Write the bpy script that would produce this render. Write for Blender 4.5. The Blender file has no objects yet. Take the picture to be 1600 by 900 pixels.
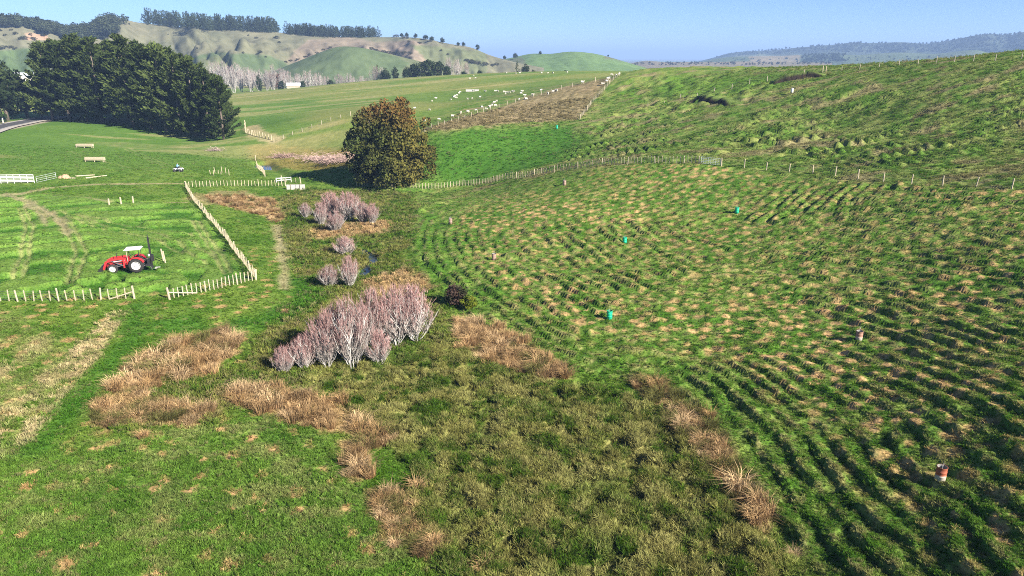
import bpy, math, random
import numpy as np

# ================================================================ camera, sky, sun, exposure
scene = bpy.context.scene
COL = scene.collection
# ---------------------------------------------------------------- camera constants
FPX, CU, CV = 1101.0, 800.0, 450.0
CAM_Z = 24.0
PITCH = math.atan((450 - 90) / FPX)
_F = np.array((0, math.cos(PITCH), -math.sin(PITCH)))
_U = np.array((0, math.sin(PITCH), math.cos(PITCH)))
_R = np.array((1.0, 0, 0))

def ray(u, v):
    d = _F + _R * ((u - CU) / FPX) + _U * ((CV - v) / FPX)
    return d / np.linalg.norm(d)

def project(x, y, z):
    dy, dz = y, z - CAM_Z
    dep = dy * _F[1] + dz * _F[2]
    upc = dy * _U[1] + dz * _U[2]
    dep = np.maximum(dep, 1e-3)
    return CU + FPX * x / dep, CV - FPX * upc / dep, dep

def on_z(u, v, z):
    d = ray(u, v); t = (z - CAM_Z) / d[2]
    return np.array((0, 0, CAM_Z)) + d * t

def on_d(u, v, dist):
    d = ray(u, v); t = dist / math.hypot(d[0], d[1])
    return np.array((0, 0, CAM_Z)) + d * t
cam_data = bpy.data.cameras.new('camera')
cam_data.sensor_fit = 'HORIZONTAL'; cam_data.sensor_width = 36.0
cam_data.lens = 36.0 * FPX / 1600.0
cam_data.clip_start = 0.5; cam_data.clip_end = 60000
cam = bpy.data.objects.new('camera', cam_data); COL.objects.link(cam)
cam.location = (0, 0, CAM_Z); cam.rotation_euler = (math.radians(90) - PITCH, 0, 0)
scene.camera = cam

SUN_EL = math.radians(30.0)
SUN_DIR = np.array((0.77, -0.64, 0)); SUN_DIR /= np.linalg.norm(SUN_DIR)      # towards the sun, in plan
world = bpy.data.worlds.new('World'); scene.world = world; world.use_nodes = True
wn = world.node_tree.nodes; wl = world.node_tree.links
sky = wn.new('ShaderNodeTexSky'); sky.sky_type = 'NISHITA'; sky.sun_disc = False
sky.sun_elevation = SUN_EL; sky.sun_rotation = math.atan2(SUN_DIR[0], SUN_DIR[1])
sky.air_density = 0.6; sky.dust_density = 0.0; sky.ozone_density = 6.0; sky.altitude = 60
wn['Background'].inputs['Strength'].default_value = 0.051
wl.new(sky.outputs[0], wn['Background'].inputs['Color'])

sun_data = bpy.data.lights.new('sun', 'SUN'); sun_data.energy = 5.0; sun_data.angle = math.radians(0.53)
sun_data.color = (1.0, 0.93, 0.82)
sun = bpy.data.objects.new('sun', sun_data); COL.objects.link(sun)
from mathutils import Vector
sun.rotation_euler = Vector((SUN_DIR[0] * math.cos(SUN_EL), SUN_DIR[1] * math.cos(SUN_EL), math.sin(SUN_EL))).to_track_quat('Z', 'Y').to_euler()

vs = scene.view_settings
vs.view_transform = 'Standard'; vs.look = 'None'; vs.gamma = 1.0; vs.exposure = 1.58; vs.use_curve_mapping = False
scene.cycles.use_denoising = False
scene.cycles.max_bounces = 6; scene.cycles.diffuse_bounces = 2; scene.cycles.transparent_max_bounces = 8
scene.cycles.volume_bounces = 0
scene.cycles.filter_width = 1.0

# ================================================================ numeric helpers
rng = np.random.default_rng(7)

def _h(ix, iy, s):
    n = (ix.astype(np.int64) * 374761393 + iy.astype(np.int64) * 668265263 + s * 974634541) & 0x7fffffff
    n = ((n ^ (n >> 13)) * 1274126177) & 0x7fffffff
    return ((n ^ (n >> 16)) & 0xffff) / 65535.0

def vn(x, y, s=0):
    """value noise, 0..1"""
    xi = np.floor(x); yi = np.floor(y); fx = x - xi; fy = y - yi
    fx = fx * fx * (3 - 2 * fx); fy = fy * fy * (3 - 2 * fy)
    a = _h(xi, yi, s); b = _h(xi + 1, yi, s); c = _h(xi, yi + 1, s); d = _h(xi + 1, yi + 1, s)
    return (a * (1 - fx) + b * fx) * (1 - fy) + (c * (1 - fx) + d * fx) * fy

def fbm(x, y, s=0, o=3):
    t = 0; a = .5; n = 0
    for i in range(o):
        t = t + a * vn(x * 2 ** i + 17.3 * i, y * 2 ** i - 9.1 * i, s + i); n += a; a *= .5
    return t / n

# ---------------------------------------------------------------- survey points of the valley
AZ = [  # pixel of a ground point and its height
 (700,900,0),(1000,900,0),(800,700,0),(600,620,0),(900,620,0.0),(560,440,-.2),(575,400,-.3),(540,335,-.4),(480,300,-.5),(440,283,-.8),
 (0,900,1.0),(300,900,.6),(560,900,.2),(0,650,1.4),(300,700,.5),(100,470,1.4),(0,470,1.5),(330,460,1.0),(400,434,.7),(210,420,1.1),
 (20,350,1.0),(290,290,.5),(150,292,.6),(0,290,.7),(150,250,.5),(280,266,.2),(75,190,2.2),(0,205,2.3),(330,218,-.6),(220,200,1.2),
 (420,262,-1.6),(430,238,-1.5),(500,262,-1.5),(560,291,-.9),(620,285,-.2),(500,240,-1.0),
 (1150,700,.5),(1240,830,.3),(1050,640,.25),(1000,590,.4),(860,565,.2),(720,480,.3),(650,400,.3),(660,335,.5),
 (1465,750,1.9),(1600,900,2.6),(1600,700,3.8),(1340,526,2.0),(952,494,.9),(975,374,2.2),(1151,329,4.6),(771,402,1.1),(1590,520,4.3),(1400,400,4.6),
]
AD = [  # pixel and plan distance
 (1580,297,98),(1376,284,103),(1154,262,114),(1092,257,116),(960,258,122),(850,273,130),(720,290,142),
 (1600,81,168),(1500,91,178),(1400,98,188),(1300,104,200),(1150,106,215),(1000,110,222),(965,117,224),
 (1300,200,141),(1600,200,128),(1450,140,150),(1100,190,154),(900,215,160),(720,245,152),(800,190,178),(680,203,168),(905,185,178),(1000,150,195),(1200,130,178),
 (560,182,225),(480,205,225),(400,205,240),(430,222,222),(370,150,390),(470,138,390),(600,124,395),(800,113,395),(940,112,330),(700,160,250),(850,130,285),(935,124,245),(500,165,290),
]
AX = [  # hidden ground, plan metres
 (-260,430,1),(-120,560,1),(60,540,6),(200,420,8),(320,300,14),(200,160,23),(300,160,22),(150,60,13),(120,20,8),(0,-40,0),(-120,0,2),(-160,100,2),
 (-260,250,2),(140,280,15),(0,640,2),(-300,620,1),(300,560,-1),(60,0,4),(-300,100,4),(118,165,22),(124,190,20.5),(118,215,19),(110,235,18),(75,245,18),
]
_pts = [on_z(*a) for a in AZ] + [on_d(*a) for a in AD] + [np.array(a, float) for a in AX]
_P = np.array(_pts); SC = 100.0
def _k(r2):
    return np.where(r2 > 1e-12, .5 * r2 * np.log(r2 + 1e-12), 0)
_n = len(_P)
_xy = _P[:, :2] / SC
_A = np.zeros((_n + 3, _n + 3))
_A[:_n, :_n] = _k(((_xy[:, None] - _xy[None]) ** 2).sum(-1)) + np.eye(_n) * 4e-4
_A[:_n, _n] = 1; _A[:_n, _n + 1:] = _xy; _A[_n, :_n] = 1; _A[_n + 1:, :_n] = _xy.T
_W = np.linalg.solve(_A, np.concatenate([_P[:, 2], np.zeros(3)]))

def smooth(a, b, x):
    t = np.clip((x - a) / (b - a), 0, 1); return t * t * (3 - 2 * t)

def H0(x, y):
    """bare shape of the land"""
    x = np.asarray(x, float); y = np.asarray(y, float); sh = np.broadcast(x, y).shape
    X = np.broadcast_to(x, sh).ravel() / SC; Y = np.broadcast_to(y, sh).ravel() / SC
    out = np.empty(X.size)
    for i in range(0, X.size, 60000):
        a, b = np.clip(X[i:i + 60000], -4.2, 4.2), np.clip(Y[i:i + 60000], -.8, 6.6)
        z = _W[_n] + _W[_n + 1] * a + _W[_n + 2] * b
        for j in range(_n):
            z += _W[j] * _k((a - _xy[j, 0]) ** 2 + (b - _xy[j, 1]) ** 2)
        out[i:i + 60000] = z
    out = out.reshape(sh)
    r = np.hypot(np.broadcast_to(x, sh), np.broadcast_to(y, sh))
    w = smooth(430, 640, r)
    return out * (1 - w) + (1.0 - 7.0 * smooth(640, 3500, r)) * w

def at(u, v):
    """ground point seen at a pixel of the photograph"""
    d = ray(u, v); h = math.hypot(d[0], d[1])
    ts = np.concatenate([np.arange(18, 260, .5), np.arange(260, 660, 1.5)]) / h
    zz = CAM_Z + d[2] * ts - H0(d[0] * ts, d[1] * ts)
    i = int(np.argmax(zz < 0)) if (zz < 0).any() else len(ts) - 1
    if i == 0: i = 1
    f = zz[i - 1] / (zz[i - 1] - zz[i]) if zz[i - 1] != zz[i] else 0
    t = ts[i - 1] + (ts[i] - ts[i - 1]) * min(max(f, 0), 1)
    return np.array((d[0] * t, d[1] * t, float(H0(d[0] * t, d[1] * t))))

def polydist(P, x, y, closed):
    """distance to a polyline, and inside test when closed"""
    d2 = np.full(x.shape, 1e18); ins = np.zeros(x.shape, bool)
    n = len(P)
    for i in range(n if closed else n - 1):
        ax, ay = P[i][:2]; bx, by = P[(i + 1) % n][:2]
        ex, ey = bx - ax, by - ay; L = ex * ex + ey * ey + 1e-12
        t = np.clip(((x - ax) * ex + (y - ay) * ey) / L, 0, 1)
        d2 = np.minimum(d2, (x - ax - t * ex) ** 2 + (y - ay - t * ey) ** 2)
        if closed:
            c = ((ay > y) != (by > y))
            with np.errstate(divide='ignore', invalid='ignore'):
                ins ^= c & (x < (bx - ax) * (y - ay) / (by - ay + 1e-12) + ax)
    return np.sqrt(d2), ins

def W2(px):
    return [at(u, v)[:2] for u, v in px]

class Zone:
    """a patch of ground with a soft, uneven border"""
    def __init__(s, px, soft=1.0, wob=1.2, seed=0, line=None):
        s.P = W2(px); s.soft = soft; s.wob = wob; s.seed = seed; s.line = line
        a = np.array(s.P); m = soft + wob + 2 + (line or 0)
        s.bb = (a[:, 0].min() - m, a[:, 0].max() + m, a[:, 1].min() - m, a[:, 1].max() + m)
    def __call__(s, x, y):
        out = np.zeros(x.shape)
        k = (x > s.bb[0]) & (x < s.bb[1]) & (y > s.bb[2]) & (y < s.bb[3])
        if not k.any(): return out
        xx, yy = x[k], y[k]
        d, ins = polydist(s.P, xx, yy, s.line is None)
        sd = np.where(ins, d, -d) if s.line is None else s.line - d
        sd = sd + (fbm(xx / 2.5, yy / 2.5, 91 + s.seed) - .5) * 2 * s.wob
        out[k] = smooth(-s.soft, s.soft, sd)
        return out

# ================================================================ patches of the valley floor
Z_marsh = Zone([(470,600),(530,572),(640,552),(700,538),(760,570),(860,602),(960,608),(1040,650),(1110,722),(1150,792),(1215,850),(1262,940),(735,940),(670,860),(628,800),(645,735),(600,680),(540,640)], .8, 1.0, 1)
Z_rough = Zone([(430,310),(470,296),(560,296),(640,302),(652,340),(632,400),(665,450),(700,500),(705,545),(600,560),(470,605),(330,660),(150,670),(150,625),(260,600),(380,570),(440,500),(478,450),(445,380)], 1.2, 1.5, 2)
Z_hill = Zone([(760,296),(665,328),(640,365),(645,410),(700,470),(770,535),(900,585),(1050,600),(1130,680),(1185,780),(1262,880),(1290,960),(1700,960),(1900,300),(1580,299),(1376,287),(1126,261),(960,261),(850,276)], 1.2, .8, 3)
Z_bank = Zone([(672,268),(676,215),(760,203),(900,196),(912,222),(880,252),(800,270),(700,286)], 3, 3, 4)
Z_brown = Zone([(655,208),(700,190),(780,168),(868,138),(940,124),(958,122),(932,152),(905,187),(800,192),(700,206)], 1.5, 2, 5)
Z_field = Zone([(-200,690),(190,692),(340,655),(430,648),(500,682),(548,745),(590,800),(640,850),(700,960),(-260,960)], .8, .8, 6)
Z_dry = Zone([(-120,490),(20,500),(70,540),(120,575),(115,625),(60,690),(20,705),(-140,720)], 2.5, 3.0, 7)
Z_dry2 = Zone([(195,485),(140,560),(85,625),(40,690)], .35, .5, 8, line=.42)
Z_dry3 = Zone([(178,490),(112,562),(50,622),(-10,690)], .35, .5, 8, line=.38)
Z_lush = Zone([(215,478),(215,520),(170,570),(110,640),(60,700)], .9, .8, 9, line=.9)
Z_lush2 = Zone([(470,440),(485,465),(420,500),(330,515),(250,505)], 1.2, 1.2, 10, line=1.6)
Z_tract = Zone([(-60,300),(60,305),(290,322),(312,325),(396,432),(270,462),(210,462),(-60,470)], 1.5, 1.0, 11)
Z_trackA = Zone([(-40,306),(30,303),(80,293),(150,288),(290,287)], .6, .5, 12, line=.8)
Z_trackB = Zone([(22,306),(60,322),(92,340),(108,368)], .5, .5, 13, line=.55)
Z_trackC = Zone([(8,302),(40,318),(66,336),(72,352)], .5, .5, 14, line=.45)
Z_trackD = Zone([(60,304),(110,307),(200,319),(290,316)], .5, .7, 15, line=.5)
Z_pathE = Zone([(432,352),(438,380),(443,410),(444,450)], .5, .6, 16, line=.55)
Z_yard = Zone([(290,300),(380,298),(440,312),(430,330),(330,320),(295,312)], 1.2, 1.5, 17)
Z_wet = Zone([(385,228),(430,226),(560,228),(560,262),(440,262),(395,246)], 2, 2, 18)
Z_verge = Zone([(-60,222),(-10,205),(40,195),(78,188)], .8, .4, 19, line=2.6)
Z_pads = Zone([(392,198),(400,210),(430,219)], 1.0, 1.0, 20, line=2.5)
Z_band = Zone([(120,222),(200,222),(290,228),(340,236),(200,232)], 1.5, 2, 21)
Z_hum = Zone([(960,128),(1040,116),(1130,120),(1210,135),(1180,160),(1100,172),(1010,190),(940,212),(905,225),(915,195),(990,165)], 4, 5, 24)
Z_upgr = Zone([(1060,118),(1250,112),(1230,135),(1090,150),(1010,150)], 6, 6, 22)
RUTS = [Zone(p, .22, .12, 50 + i, line=.26) for i, p in enumerate([
 [(60,322),(112,348),(134,392),(118,440)],[(52,324),(98,350),(118,392),(104,440)],[(36,322),(52,352),(44,400),(30,440)],[(28,322),(40,352),(32,400),(16,440)],
 [(96,330),(170,352),(250,366),(335,402)],[(92,335),(165,359),(245,374),(328,412)],[(120,336),(200,350),(290,362),(352,388)],[(118,342),(196,357),(284,371),(346,397)],
 [(196,233),(230,248),(262,262)],[(204,232),(240,248),(272,261)],[(110,236),(160,252),(205,262),(245,268)],[(300,345),(330,390),(350,425)],[(308,342),(340,388),(362,424)]])]
TAN = [  # beds of dry sedge
 Zone([(205,572),(262,545),(350,518),(372,550),(330,585),(250,604),(185,612)], .5, .8, 31),
 Zone([(145,628),(190,612),(250,625),(330,640),(300,664),(230,662),(160,668)], .5, .8, 32),
 Zone([(348,612),(430,608),(500,624),(565,645),(622,690),(590,702),(540,680),(470,662),(390,640)], .4, .6, 33),
 Zone([(535,690),(570,690),(580,745),(552,752)], .4, .5, 34),
 Zone([(712,498),(745,505),(800,528),(860,560),(895,592),(850,596),(775,572),(722,545)], .4, .6, 35),
 Zone([(985,592),(1040,598),(1105,660),(1150,712),(1140,742),(1090,712),(1040,650)], .5, .7, 36),
 Zone([(1120,730),(1160,745),(1205,805),(1195,835),(1150,800)], .4, .5, 37),
 Zone([(318,306),(375,306),(432,318),(440,352),(418,338),(350,322)], .8, 1.0, 38),
 Zone([(486,362),(540,352),(612,346),(604,364),(540,370),(492,374)], .6, .8, 39),
 Zone([(565,440),(640,420),(672,450),(630,462),(580,462)], .8, 1.0, 40),
 Zone([(580,770),(625,780),(690,850),(680,880),(620,840)], .5, .8, 41),
]
FOOT = W2([(860,283),(760,300),(690,322),(655,345),(645,385),(655,420),(700,470),(770,535),(900,585),(1050,605),(1130,685),(1185,780),(1262,880),(1320,985)])
FENCE_LINE = W2([(720,290),(850,273),(960,258),(1092,257),(1154,262),(1376,284),(1580,297),(1640,301)])
STREAM = [at(u, v)[:2] for u, v in [(569,386),(572,392),(582,400),(586,406),(578,412),(571,418),(568,428)]]
CREEK = [at(u, v)[:2] for u, v in [(408,254),(420,262),(436,270),(445,276)]]

def zones(x, y):
    m = dict(marsh=Z_marsh(x, y), rough=Z_rough(x, y), hill=Z_hill(x, y), bank=Z_bank(x, y), brown=Z_brown(x, y), field=Z_field(x, y), dry=np.maximum.reduce([Z_dry(x, y) * (.25 + .6 * smooth(.44, .62, fbm(x / 2.6, y / 4.5, 75))), Z_dry2(x, y), Z_dry3(x, y)]), ruts=np.maximum.reduce([z(x, y) for z in RUTS]),
             lush=np.maximum(Z_lush(x, y), Z_lush2(x, y)), tract=Z_tract(x, y), track=np.maximum.reduce([Z_trackA(x, y), Z_trackB(x, y), Z_trackC(x, y), Z_trackD(x, y) * .8, Z_pathE(x, y)]),
             yard=Z_yard(x, y), wet=Z_wet(x, y), verge=Z_verge(x, y), pads=Z_pads(x, y), band=Z_band(x, y), upgr=Z_upgr(x, y), hum=Z_hum(x, y))
    t = np.zeros(x.shape)
    for z in TAN: t = np.maximum(t, z(x, y))
    m['tan'] = t
    ds, _ = polydist(STREAM, x, y, False); m['stream'] = 1 - smooth(.35, 1.2, ds)
    dc, _ = polydist(CREEK, x, y, False); m['creek'] = 1 - smooth(1.2, 3.5, dc)
    r = np.hypot(x, y)
    # beyond the long fence: the rough upper hillside
    up = smooth(-6, 6, x + 24 - .12 * (y - 150)) * (1 - m['hill']) * smooth(92, 108, y + .55 * np.maximum(x, 0)) * (1 - smooth(225, 300, r))
    m['upper'] = np.clip(up * (1 - m['brown']) * (1 - m['rough']), 0, 1)
    return m

SWIRL = at(95, 462)[:2]
def streaks(x, y):
    """long grass laid over in curved swathes"""
    ex, ey = x - SWIRL[0], y - SWIRL[1]; er = np.hypot(ex, ey); ea = np.arctan2(ey, ex)
    er = er + 1.6 * (fbm(x / 6, y / 6, 23) - .5)
    return fbm(er / 1.8, ea * 4.0, 19, 2)
def terracette(ph, A, e=.20):
    f = ph - np.floor(ph)
    return A * (smooth(0, e, f) - f)

def phase(x, y, df):
    """count of stock terraces up from the foot of the hill"""
    return df / 1.5 + 1.3 * (fbm(x / 11, y / 11, 3) - .5) + .55 * (fbm(x / 2.4, y / 2.4, 5) - .5)

def relief(x, y, m, h0):
    r = np.hypot(x, y); nearw = 1 - smooth(170, 330, r)
    df, _ = polydist(FOOT, x, y, False)
    w1 = fbm(x / 7, y / 7, 3); w2 = fbm(x / 2.2, y / 2.2, 5)
    ph = phase(x, y, df)
    patch = smooth(.36, .62, fbm(x / 11, y / 11, 8))
    strong = np.maximum(1 - smooth(5, 14, df), .62 + .38 * patch)
    brk = .36 + .74 * smooth(.36, .60, fbm(x / 2.1, y / 2.1, 9))
    d = m['hill'] * terracette(ph, .52 * strong * brk * (1 - .62 * smooth(88, 104, y)))
    d += m['hill'] * .36 * (fbm(x / .7, y / .7, 11, 2) - .5) * (.5 + .8 * w2)
    phu = h0 / .30 + 1.6 * (fbm(x / 14, y / 7, 3) - .5) + .7 * (fbm(x / 4, y / 2, 5) - .5)
    nf = .25 + .75 * smooth(3, 16, polydist(FENCE_LINE, x, y, False)[0])
    bru = nf * .2 + nf * 1.1 * smooth(.40, .60, fbm(x / 5.5, y / 1.8, 25))
    pu = smooth(.38, .6, fbm(x / 16, y / 9, 21))
    d += m['upper'] * (1 - .8 * m['bank']) * ((1 - .75 * smooth(135, 190, r)) * terracette(phu, .80 * (.30 + pu) * bru, .16) + nf * (1 - .6 * smooth(140, 190, r) + 3.2 * m['hum']) * .44 * (fbm(x / 2.4, y / 1.1, 12, 2) - .5))
    d += m['brown'] * .5 * (fbm(x / 1.1, y / 1.1, 14, 2) - .5)
    lump = fbm(x / .75, y / .75, 15, 3)
    d += m['marsh'] * (.48 * (smooth(.28, .62, lump) - .6) + .42 * (fbm(x / .42, y / .42, 16, 2) - .5))
    d += m['rough'] * (1 - m['marsh']) * (.45 * (fbm(x / 1.6, y / 1.6, 17, 3) - .5))
    d += m['field'] * .20 * (fbm(x / .55, y / .55, 18, 2) - .5)
    sw = streaks(x, y)
    d += m['tract'] * (1 - m['track']) * (.78 * (smooth(.47, .53, sw) - .5) * (.45 + .55 * smooth(.4, .6, w1)) + .12 * (fbm(x / .5, y / .35, 20, 2) - .5))
    d += .06 * nearw * (fbm(x / .7, y / .7, 22, 2) - .5)
    d -= .55 * m['stream'] + 1.1 * m['creek'] - 0.0
    d -= m['track'] * .06 + m['ruts'] * .26
    return d

def HF(x, y):
    x = np.atleast_1d(np.asarray(x, float)); y = np.atleast_1d(np.asarray(y, float))
    h = H0(x, y); return h + relief(x, y, zones(x, y), h)

def gz(p):
    return float(HF(p[0], p[1])[0])

def C(*a):
    return np.array(a, float)
def lerp(a, b, t):
    t = np.asarray(t)[..., None]; return a * (1 - t) + b * t

def soil(x, y, m, blades=False):
    """colour of the turf itself"""
    n1 = fbm(x / 14, y / 14, 41); n2 = fbm(x / 3.0, y / 3.0, 43); n3 = fbm(x / .8, y / .8, 45, 2); n4 = vn(x / .28, y / .28, 47)
    r = np.hypot(x, y)
    grass = lerp(C(.068, .125, .016), C(.135, .180, .038), smooth(.3, .7, n2 * .6 + n3 * .4))
    far = lerp(C(.115, .160, .036), C(.165, .185, .055), smooth(.35, .65, fbm(x / 40, y / 16, 49)))
    fw = smooth(165, 240, r) * (1 - m['upper'])
    c = lerp(grass, far, fw)
    left = smooth(-60, -90, x) * smooth(140, 170, y) * (1 - smooth(290, 330, y))
    c = lerp(c, lerp(C(.070, .130, .022), C(.105, .160, .034), n1), left)
    # hillside turf
    hc = lerp(C(.062, .120, .016), C(.140, .178, .046), smooth(.34, .66, .55 * n3 + .45 * n4))
    hc = lerp(hc, C(.055, .125, .014), smooth(.5, .7, fbm(x / 8, y / 5, 63)) * .6)
    lipf = np.mod(phase(x, y, polydist(FOOT, x, y, False)[0]), 1)
    hc = lerp(hc, C(.24, .215, .10), smooth(.10, .18, lipf) * (1 - smooth(.24, .36, lipf)) * smooth(.40, .60, n3) * .65)
    c = lerp(c, hc, m['hill'])
    uc = lerp(C(.070, .125, .020), C(.170, .195, .060), smooth(.3, .7, .5 * n3 + .5 * n2))
    uc = lerp(uc, C(.18, .15, .085), smooth(.56, .74, fbm(x / 5, y / 2.5, 51)) * .7)
    uc = lerp(uc, C(.085, .15, .022), m['upgr'] * .6)
    c = lerp(c, uc, m['upper'])
    c = lerp(c, lerp(C(.035, .10, .012), C(.075, .145, .022), n3), m['bank'])
    c = lerp(c, lerp(C(.13, .105, .055), C(.24, .195, .115), smooth(.3, .7, n3)), m['brown'] * .92)
    sw = streaks(x, y)
    c = lerp(c, lerp(C(.050, .115, .016), C(.125, .180, .042), smooth(.36, .64, sw)), m['tract'])  # sheen of the laid grass painted as lighter and darker bands
    c = lerp(c, lerp(C(.070, .138, .018), C(.145, .195, .048), .5 * n3 + .5 * n4), m['field'])
    c = lerp(c, C(.20, .20, .085), m['field'] * smooth(.48, .70, fbm(x / 1.4, y / .8, 67)) * .55)
    c = lerp(c, C(.035, .095, .012), m['field'] * smooth(.5, .7, fbm(x / 2.1, y / 2.1, 71)) * .35)
    c = lerp(c, C(.19, .19, .085), m['ruts'] * .65)
    # spots sprayed off before planting, in rows
    def spots(sp, rad, jit, sd, ang):
        ca, sa = math.cos(ang), math.sin(ang); gx = (x * ca + y * sa) / sp; gy = (-x * sa + y * ca) / sp
        best = np.full(x.shape, 9.0)
        ix0, iy0 = np.floor(gx), np.floor(gy)
        for ddx in (-1, 0, 1):
            for ddy in (-1, 0, 1):
                ix, iy = ix0 + ddx, iy0 + ddy
                px = ix + .5 + (_h(ix, iy, sd) - .5) * jit; py = iy + .5 + (_h(ix, iy, sd + 1) - .5) * jit
                rr = np.hypot(gx - px, gy - py) * sp / (.55 + .8 * _h(ix, iy, sd + 2))
                best = np.minimum(best, rr)
        return 1 - smooth(rad * .55, rad * 1.15, best + (n4 - .5) * .25)
    tanc = lerp(C(.30, .19, .09), C(.46, .30, .155), n4)
    s1 = spots(1.4, .45, .85, 60, .5) * m['hill'] * smooth(3, 9, polydist(FOOT, x, y, False)[0]) * (.55 + .45 * smooth(.35, .6, n1))
    s2 = spots(2.2, .40, .85, 70, .12) * m['field'] * (.40 + .6 * smooth(.25, .6, fbm(x / 3.1, y / 3.1, 69)))
    s3 = spots(2.3, .5, .6, 80, .3) * (1 - m['tract']) * smooth(-14, -18, x) * smooth(96, 80, y) * (1 - m['field']) * (1 - m['tan']) * .8
    sp_ = np.clip(np.maximum.reduce([s1, s2, s3]) * .9, 0, 1)
    if blades: return sp_
    c = lerp(c, tanc, sp_)
    mc = lerp(C(.048, .080, .011), C(.165, .165, .052), smooth(.35, .65, n3))
    mc = lerp(mc, C(.27, .26, .10), smooth(.52, .68, fbm(x / 1.0, y / 1.0, 53)) * .65)
    mc = lerp(mc, C(.060, .115, .016), smooth(.50, .70, fbm(x / 5, y / 5, 55)) * .4)
    c = lerp(c, mc, m['marsh'])
    rc = lerp(C(.055, .095, .015), C(.150, .150, .045), smooth(.3, .7, .6 * n2 + .4 * n3))
    c = lerp(c, rc, m['rough'] * (1 - m['marsh']) * .9)
    c = lerp(c, lerp(C(.28, .19, .09), C(.42, .30, .17), n3), m['tan'] * .9)
    c = lerp(c, lerp(C(.27, .225, .115), C(.46, .37, .24), n2), m['dry'] * smooth(.25, .6, .6 * n3 + .4 * fbm(x / 5, y / 5, 65)))
    c = lerp(c, lerp(C(.040, .105, .012), C(.06, .13, .018), n3), m['lush'] * .9)
    c = lerp(c, C(.24, .21, .115), m['band'] * .5 * n2)
    c = lerp(c, C(.25, .20, .11), m['yard'] * .7 * smooth(.3, .7, n2))
    c = lerp(c, lerp(C(.22, .20, .105), C(.34, .29, .18), n3), m['track'] * .8)
    c = lerp(c, lerp(C(.15, .15, .035), C(.22, .16, .05), n2), m['wet'] * .85)
    c = lerp(c, C(.30, .27, .23), m['verge'] * .9)
    c = lerp(c, lerp(C(.26, .22, .12), C(.38, .32, .19), n2), m['pads'] * .8)
    # clay banks along the far hill tracks and worn stock lines in the sheep paddock
    stock = smooth(.62, .70, fbm(x / 60, y / 9, 57)) * fw * .45
    c = lerp(c, C(.30, .27, .13), stock)
    # patchwork of the far plain
    fp = smooth(500, 800, r)
    pc = lerp(C(.10, .15, .04), C(.24, .17, .11), smooth(.45, .6, fbm(x / 220, y / 420, 59, 2)))
    pc = lerp(pc, C(.04, .05, .03), smooth(.60, .66, fbm(x / 120, y / 300, 61, 3)) * smooth(900, 1500, r))
    c = lerp(c, pc, fp)
    g = smooth(.02, .30, (c[:, 1] - c[:, 0]) / (c[:, 1] + 1e-6))
    return c * np.stack([1.04 - .16 * g, 1.04 + .01 * g, 1.0 - .20 * g], 1)

# ================================================================ meshes and materials
def new_obj(name, me, mat=None, parent=None):
    if mat is not None and not me.materials: me.materials.append(mat)
    o = bpy.data.objects.new(name, me); COL.objects.link(o); o.parent = parent
    return o

def np_mesh(name, V, F, smooth_=False):
    """V (n,3), F (m,k) of one polygon size or list of such arrays"""
    me = bpy.data.meshes.new(name); V = np.asarray(V, np.float32)
    Fs = F if isinstance(F, list) else [F]
    Fs = [np.asarray(f, np.int32) for f in Fs if len(f)]
    me.vertices.add(len(V)); me.vertices.foreach_set('co', V.ravel())
    nl = sum(f.size for f in Fs); npoly = sum(len(f) for f in Fs)
    me.loops.add(nl); me.polygons.add(npoly)
    me.loops.foreach_set('vertex_index', np.concatenate([f.ravel() for f in Fs]))
    tot = np.concatenate([np.full(len(f), f.shape[1], np.int32) for f in Fs])
    me.polygons.foreach_set('loop_start', np.concatenate([[0], np.cumsum(tot)[:-1]]).astype(np.int32))
    if smooth_: me.polygons.foreach_set('use_smooth', np.ones(npoly, bool))
    me.update(calc_edges=True); me.validate()
    return me

def set_col(me, name, rgb):
    a = me.attributes.new(name, 'FLOAT_COLOR', 'POINT')
    buf = np.ones((len(rgb), 4), np.float32); buf[:, :3] = rgb
    a.data.foreach_set('color', buf.ravel())

class NT:
    def __init__(s, name):
        s.m = bpy.data.materials.new(name); s.m.use_nodes = True; s.t = s.m.node_tree
        s.b = s.t.nodes['Principled BSDF']; s.out = s.t.nodes['Material Output']
    def n(s, ty, **kw):
        x = s.t.nodes.new(ty)
        for k, v in kw.items():
            if k.startswith('i_'):
                x.inputs[int(k[2:]) if k[2:].isdigit() else k[2:].replace('_', ' ')].default_value = v
            else: setattr(x, k, v)
        return x
    def l(s, a, b): s.t.links.new(a, b)
    def noise(s, scale, detail=3, obj=True, stretch=None):
        tc = s.n('ShaderNodeTexCoord'); src = tc.outputs['Object']
        if stretch:
            mp = s.n('ShaderNodeMapping'); mp.inputs['Scale'].default_value = stretch; s.l(src, mp.inputs[0]); src = mp.outputs[0]
        nz = s.n('ShaderNodeTexNoise'); nz.inputs['Scale'].default_value = scale; nz.inputs['Detail'].default_value = detail
        s.l(src, nz.inputs['Vector']); return nz.outputs['Fac']
    def ramp(s, fac, stops):
        r = s.n('ShaderNodeValToRGB'); e = r.color_ramp.elements
        while len(e) < len(stops): e.new(.5)
        for q, (p, c) in zip(e, stops):
            q.position = p; q.color = (*c, 1) if len(c) == 3 else c
        s.l(fac, r.inputs[0]); return r.outputs[0]
    def mul(s, a, b, fac=1.0, mode='MULTIPLY'):
        x = s.n('ShaderNodeMix', data_type='RGBA', blend_type=mode); x.inputs[0].default_value = fac
        s.l(a, x.inputs[6]); s.l(b, x.inputs[7]); return x.outputs[2]

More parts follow.
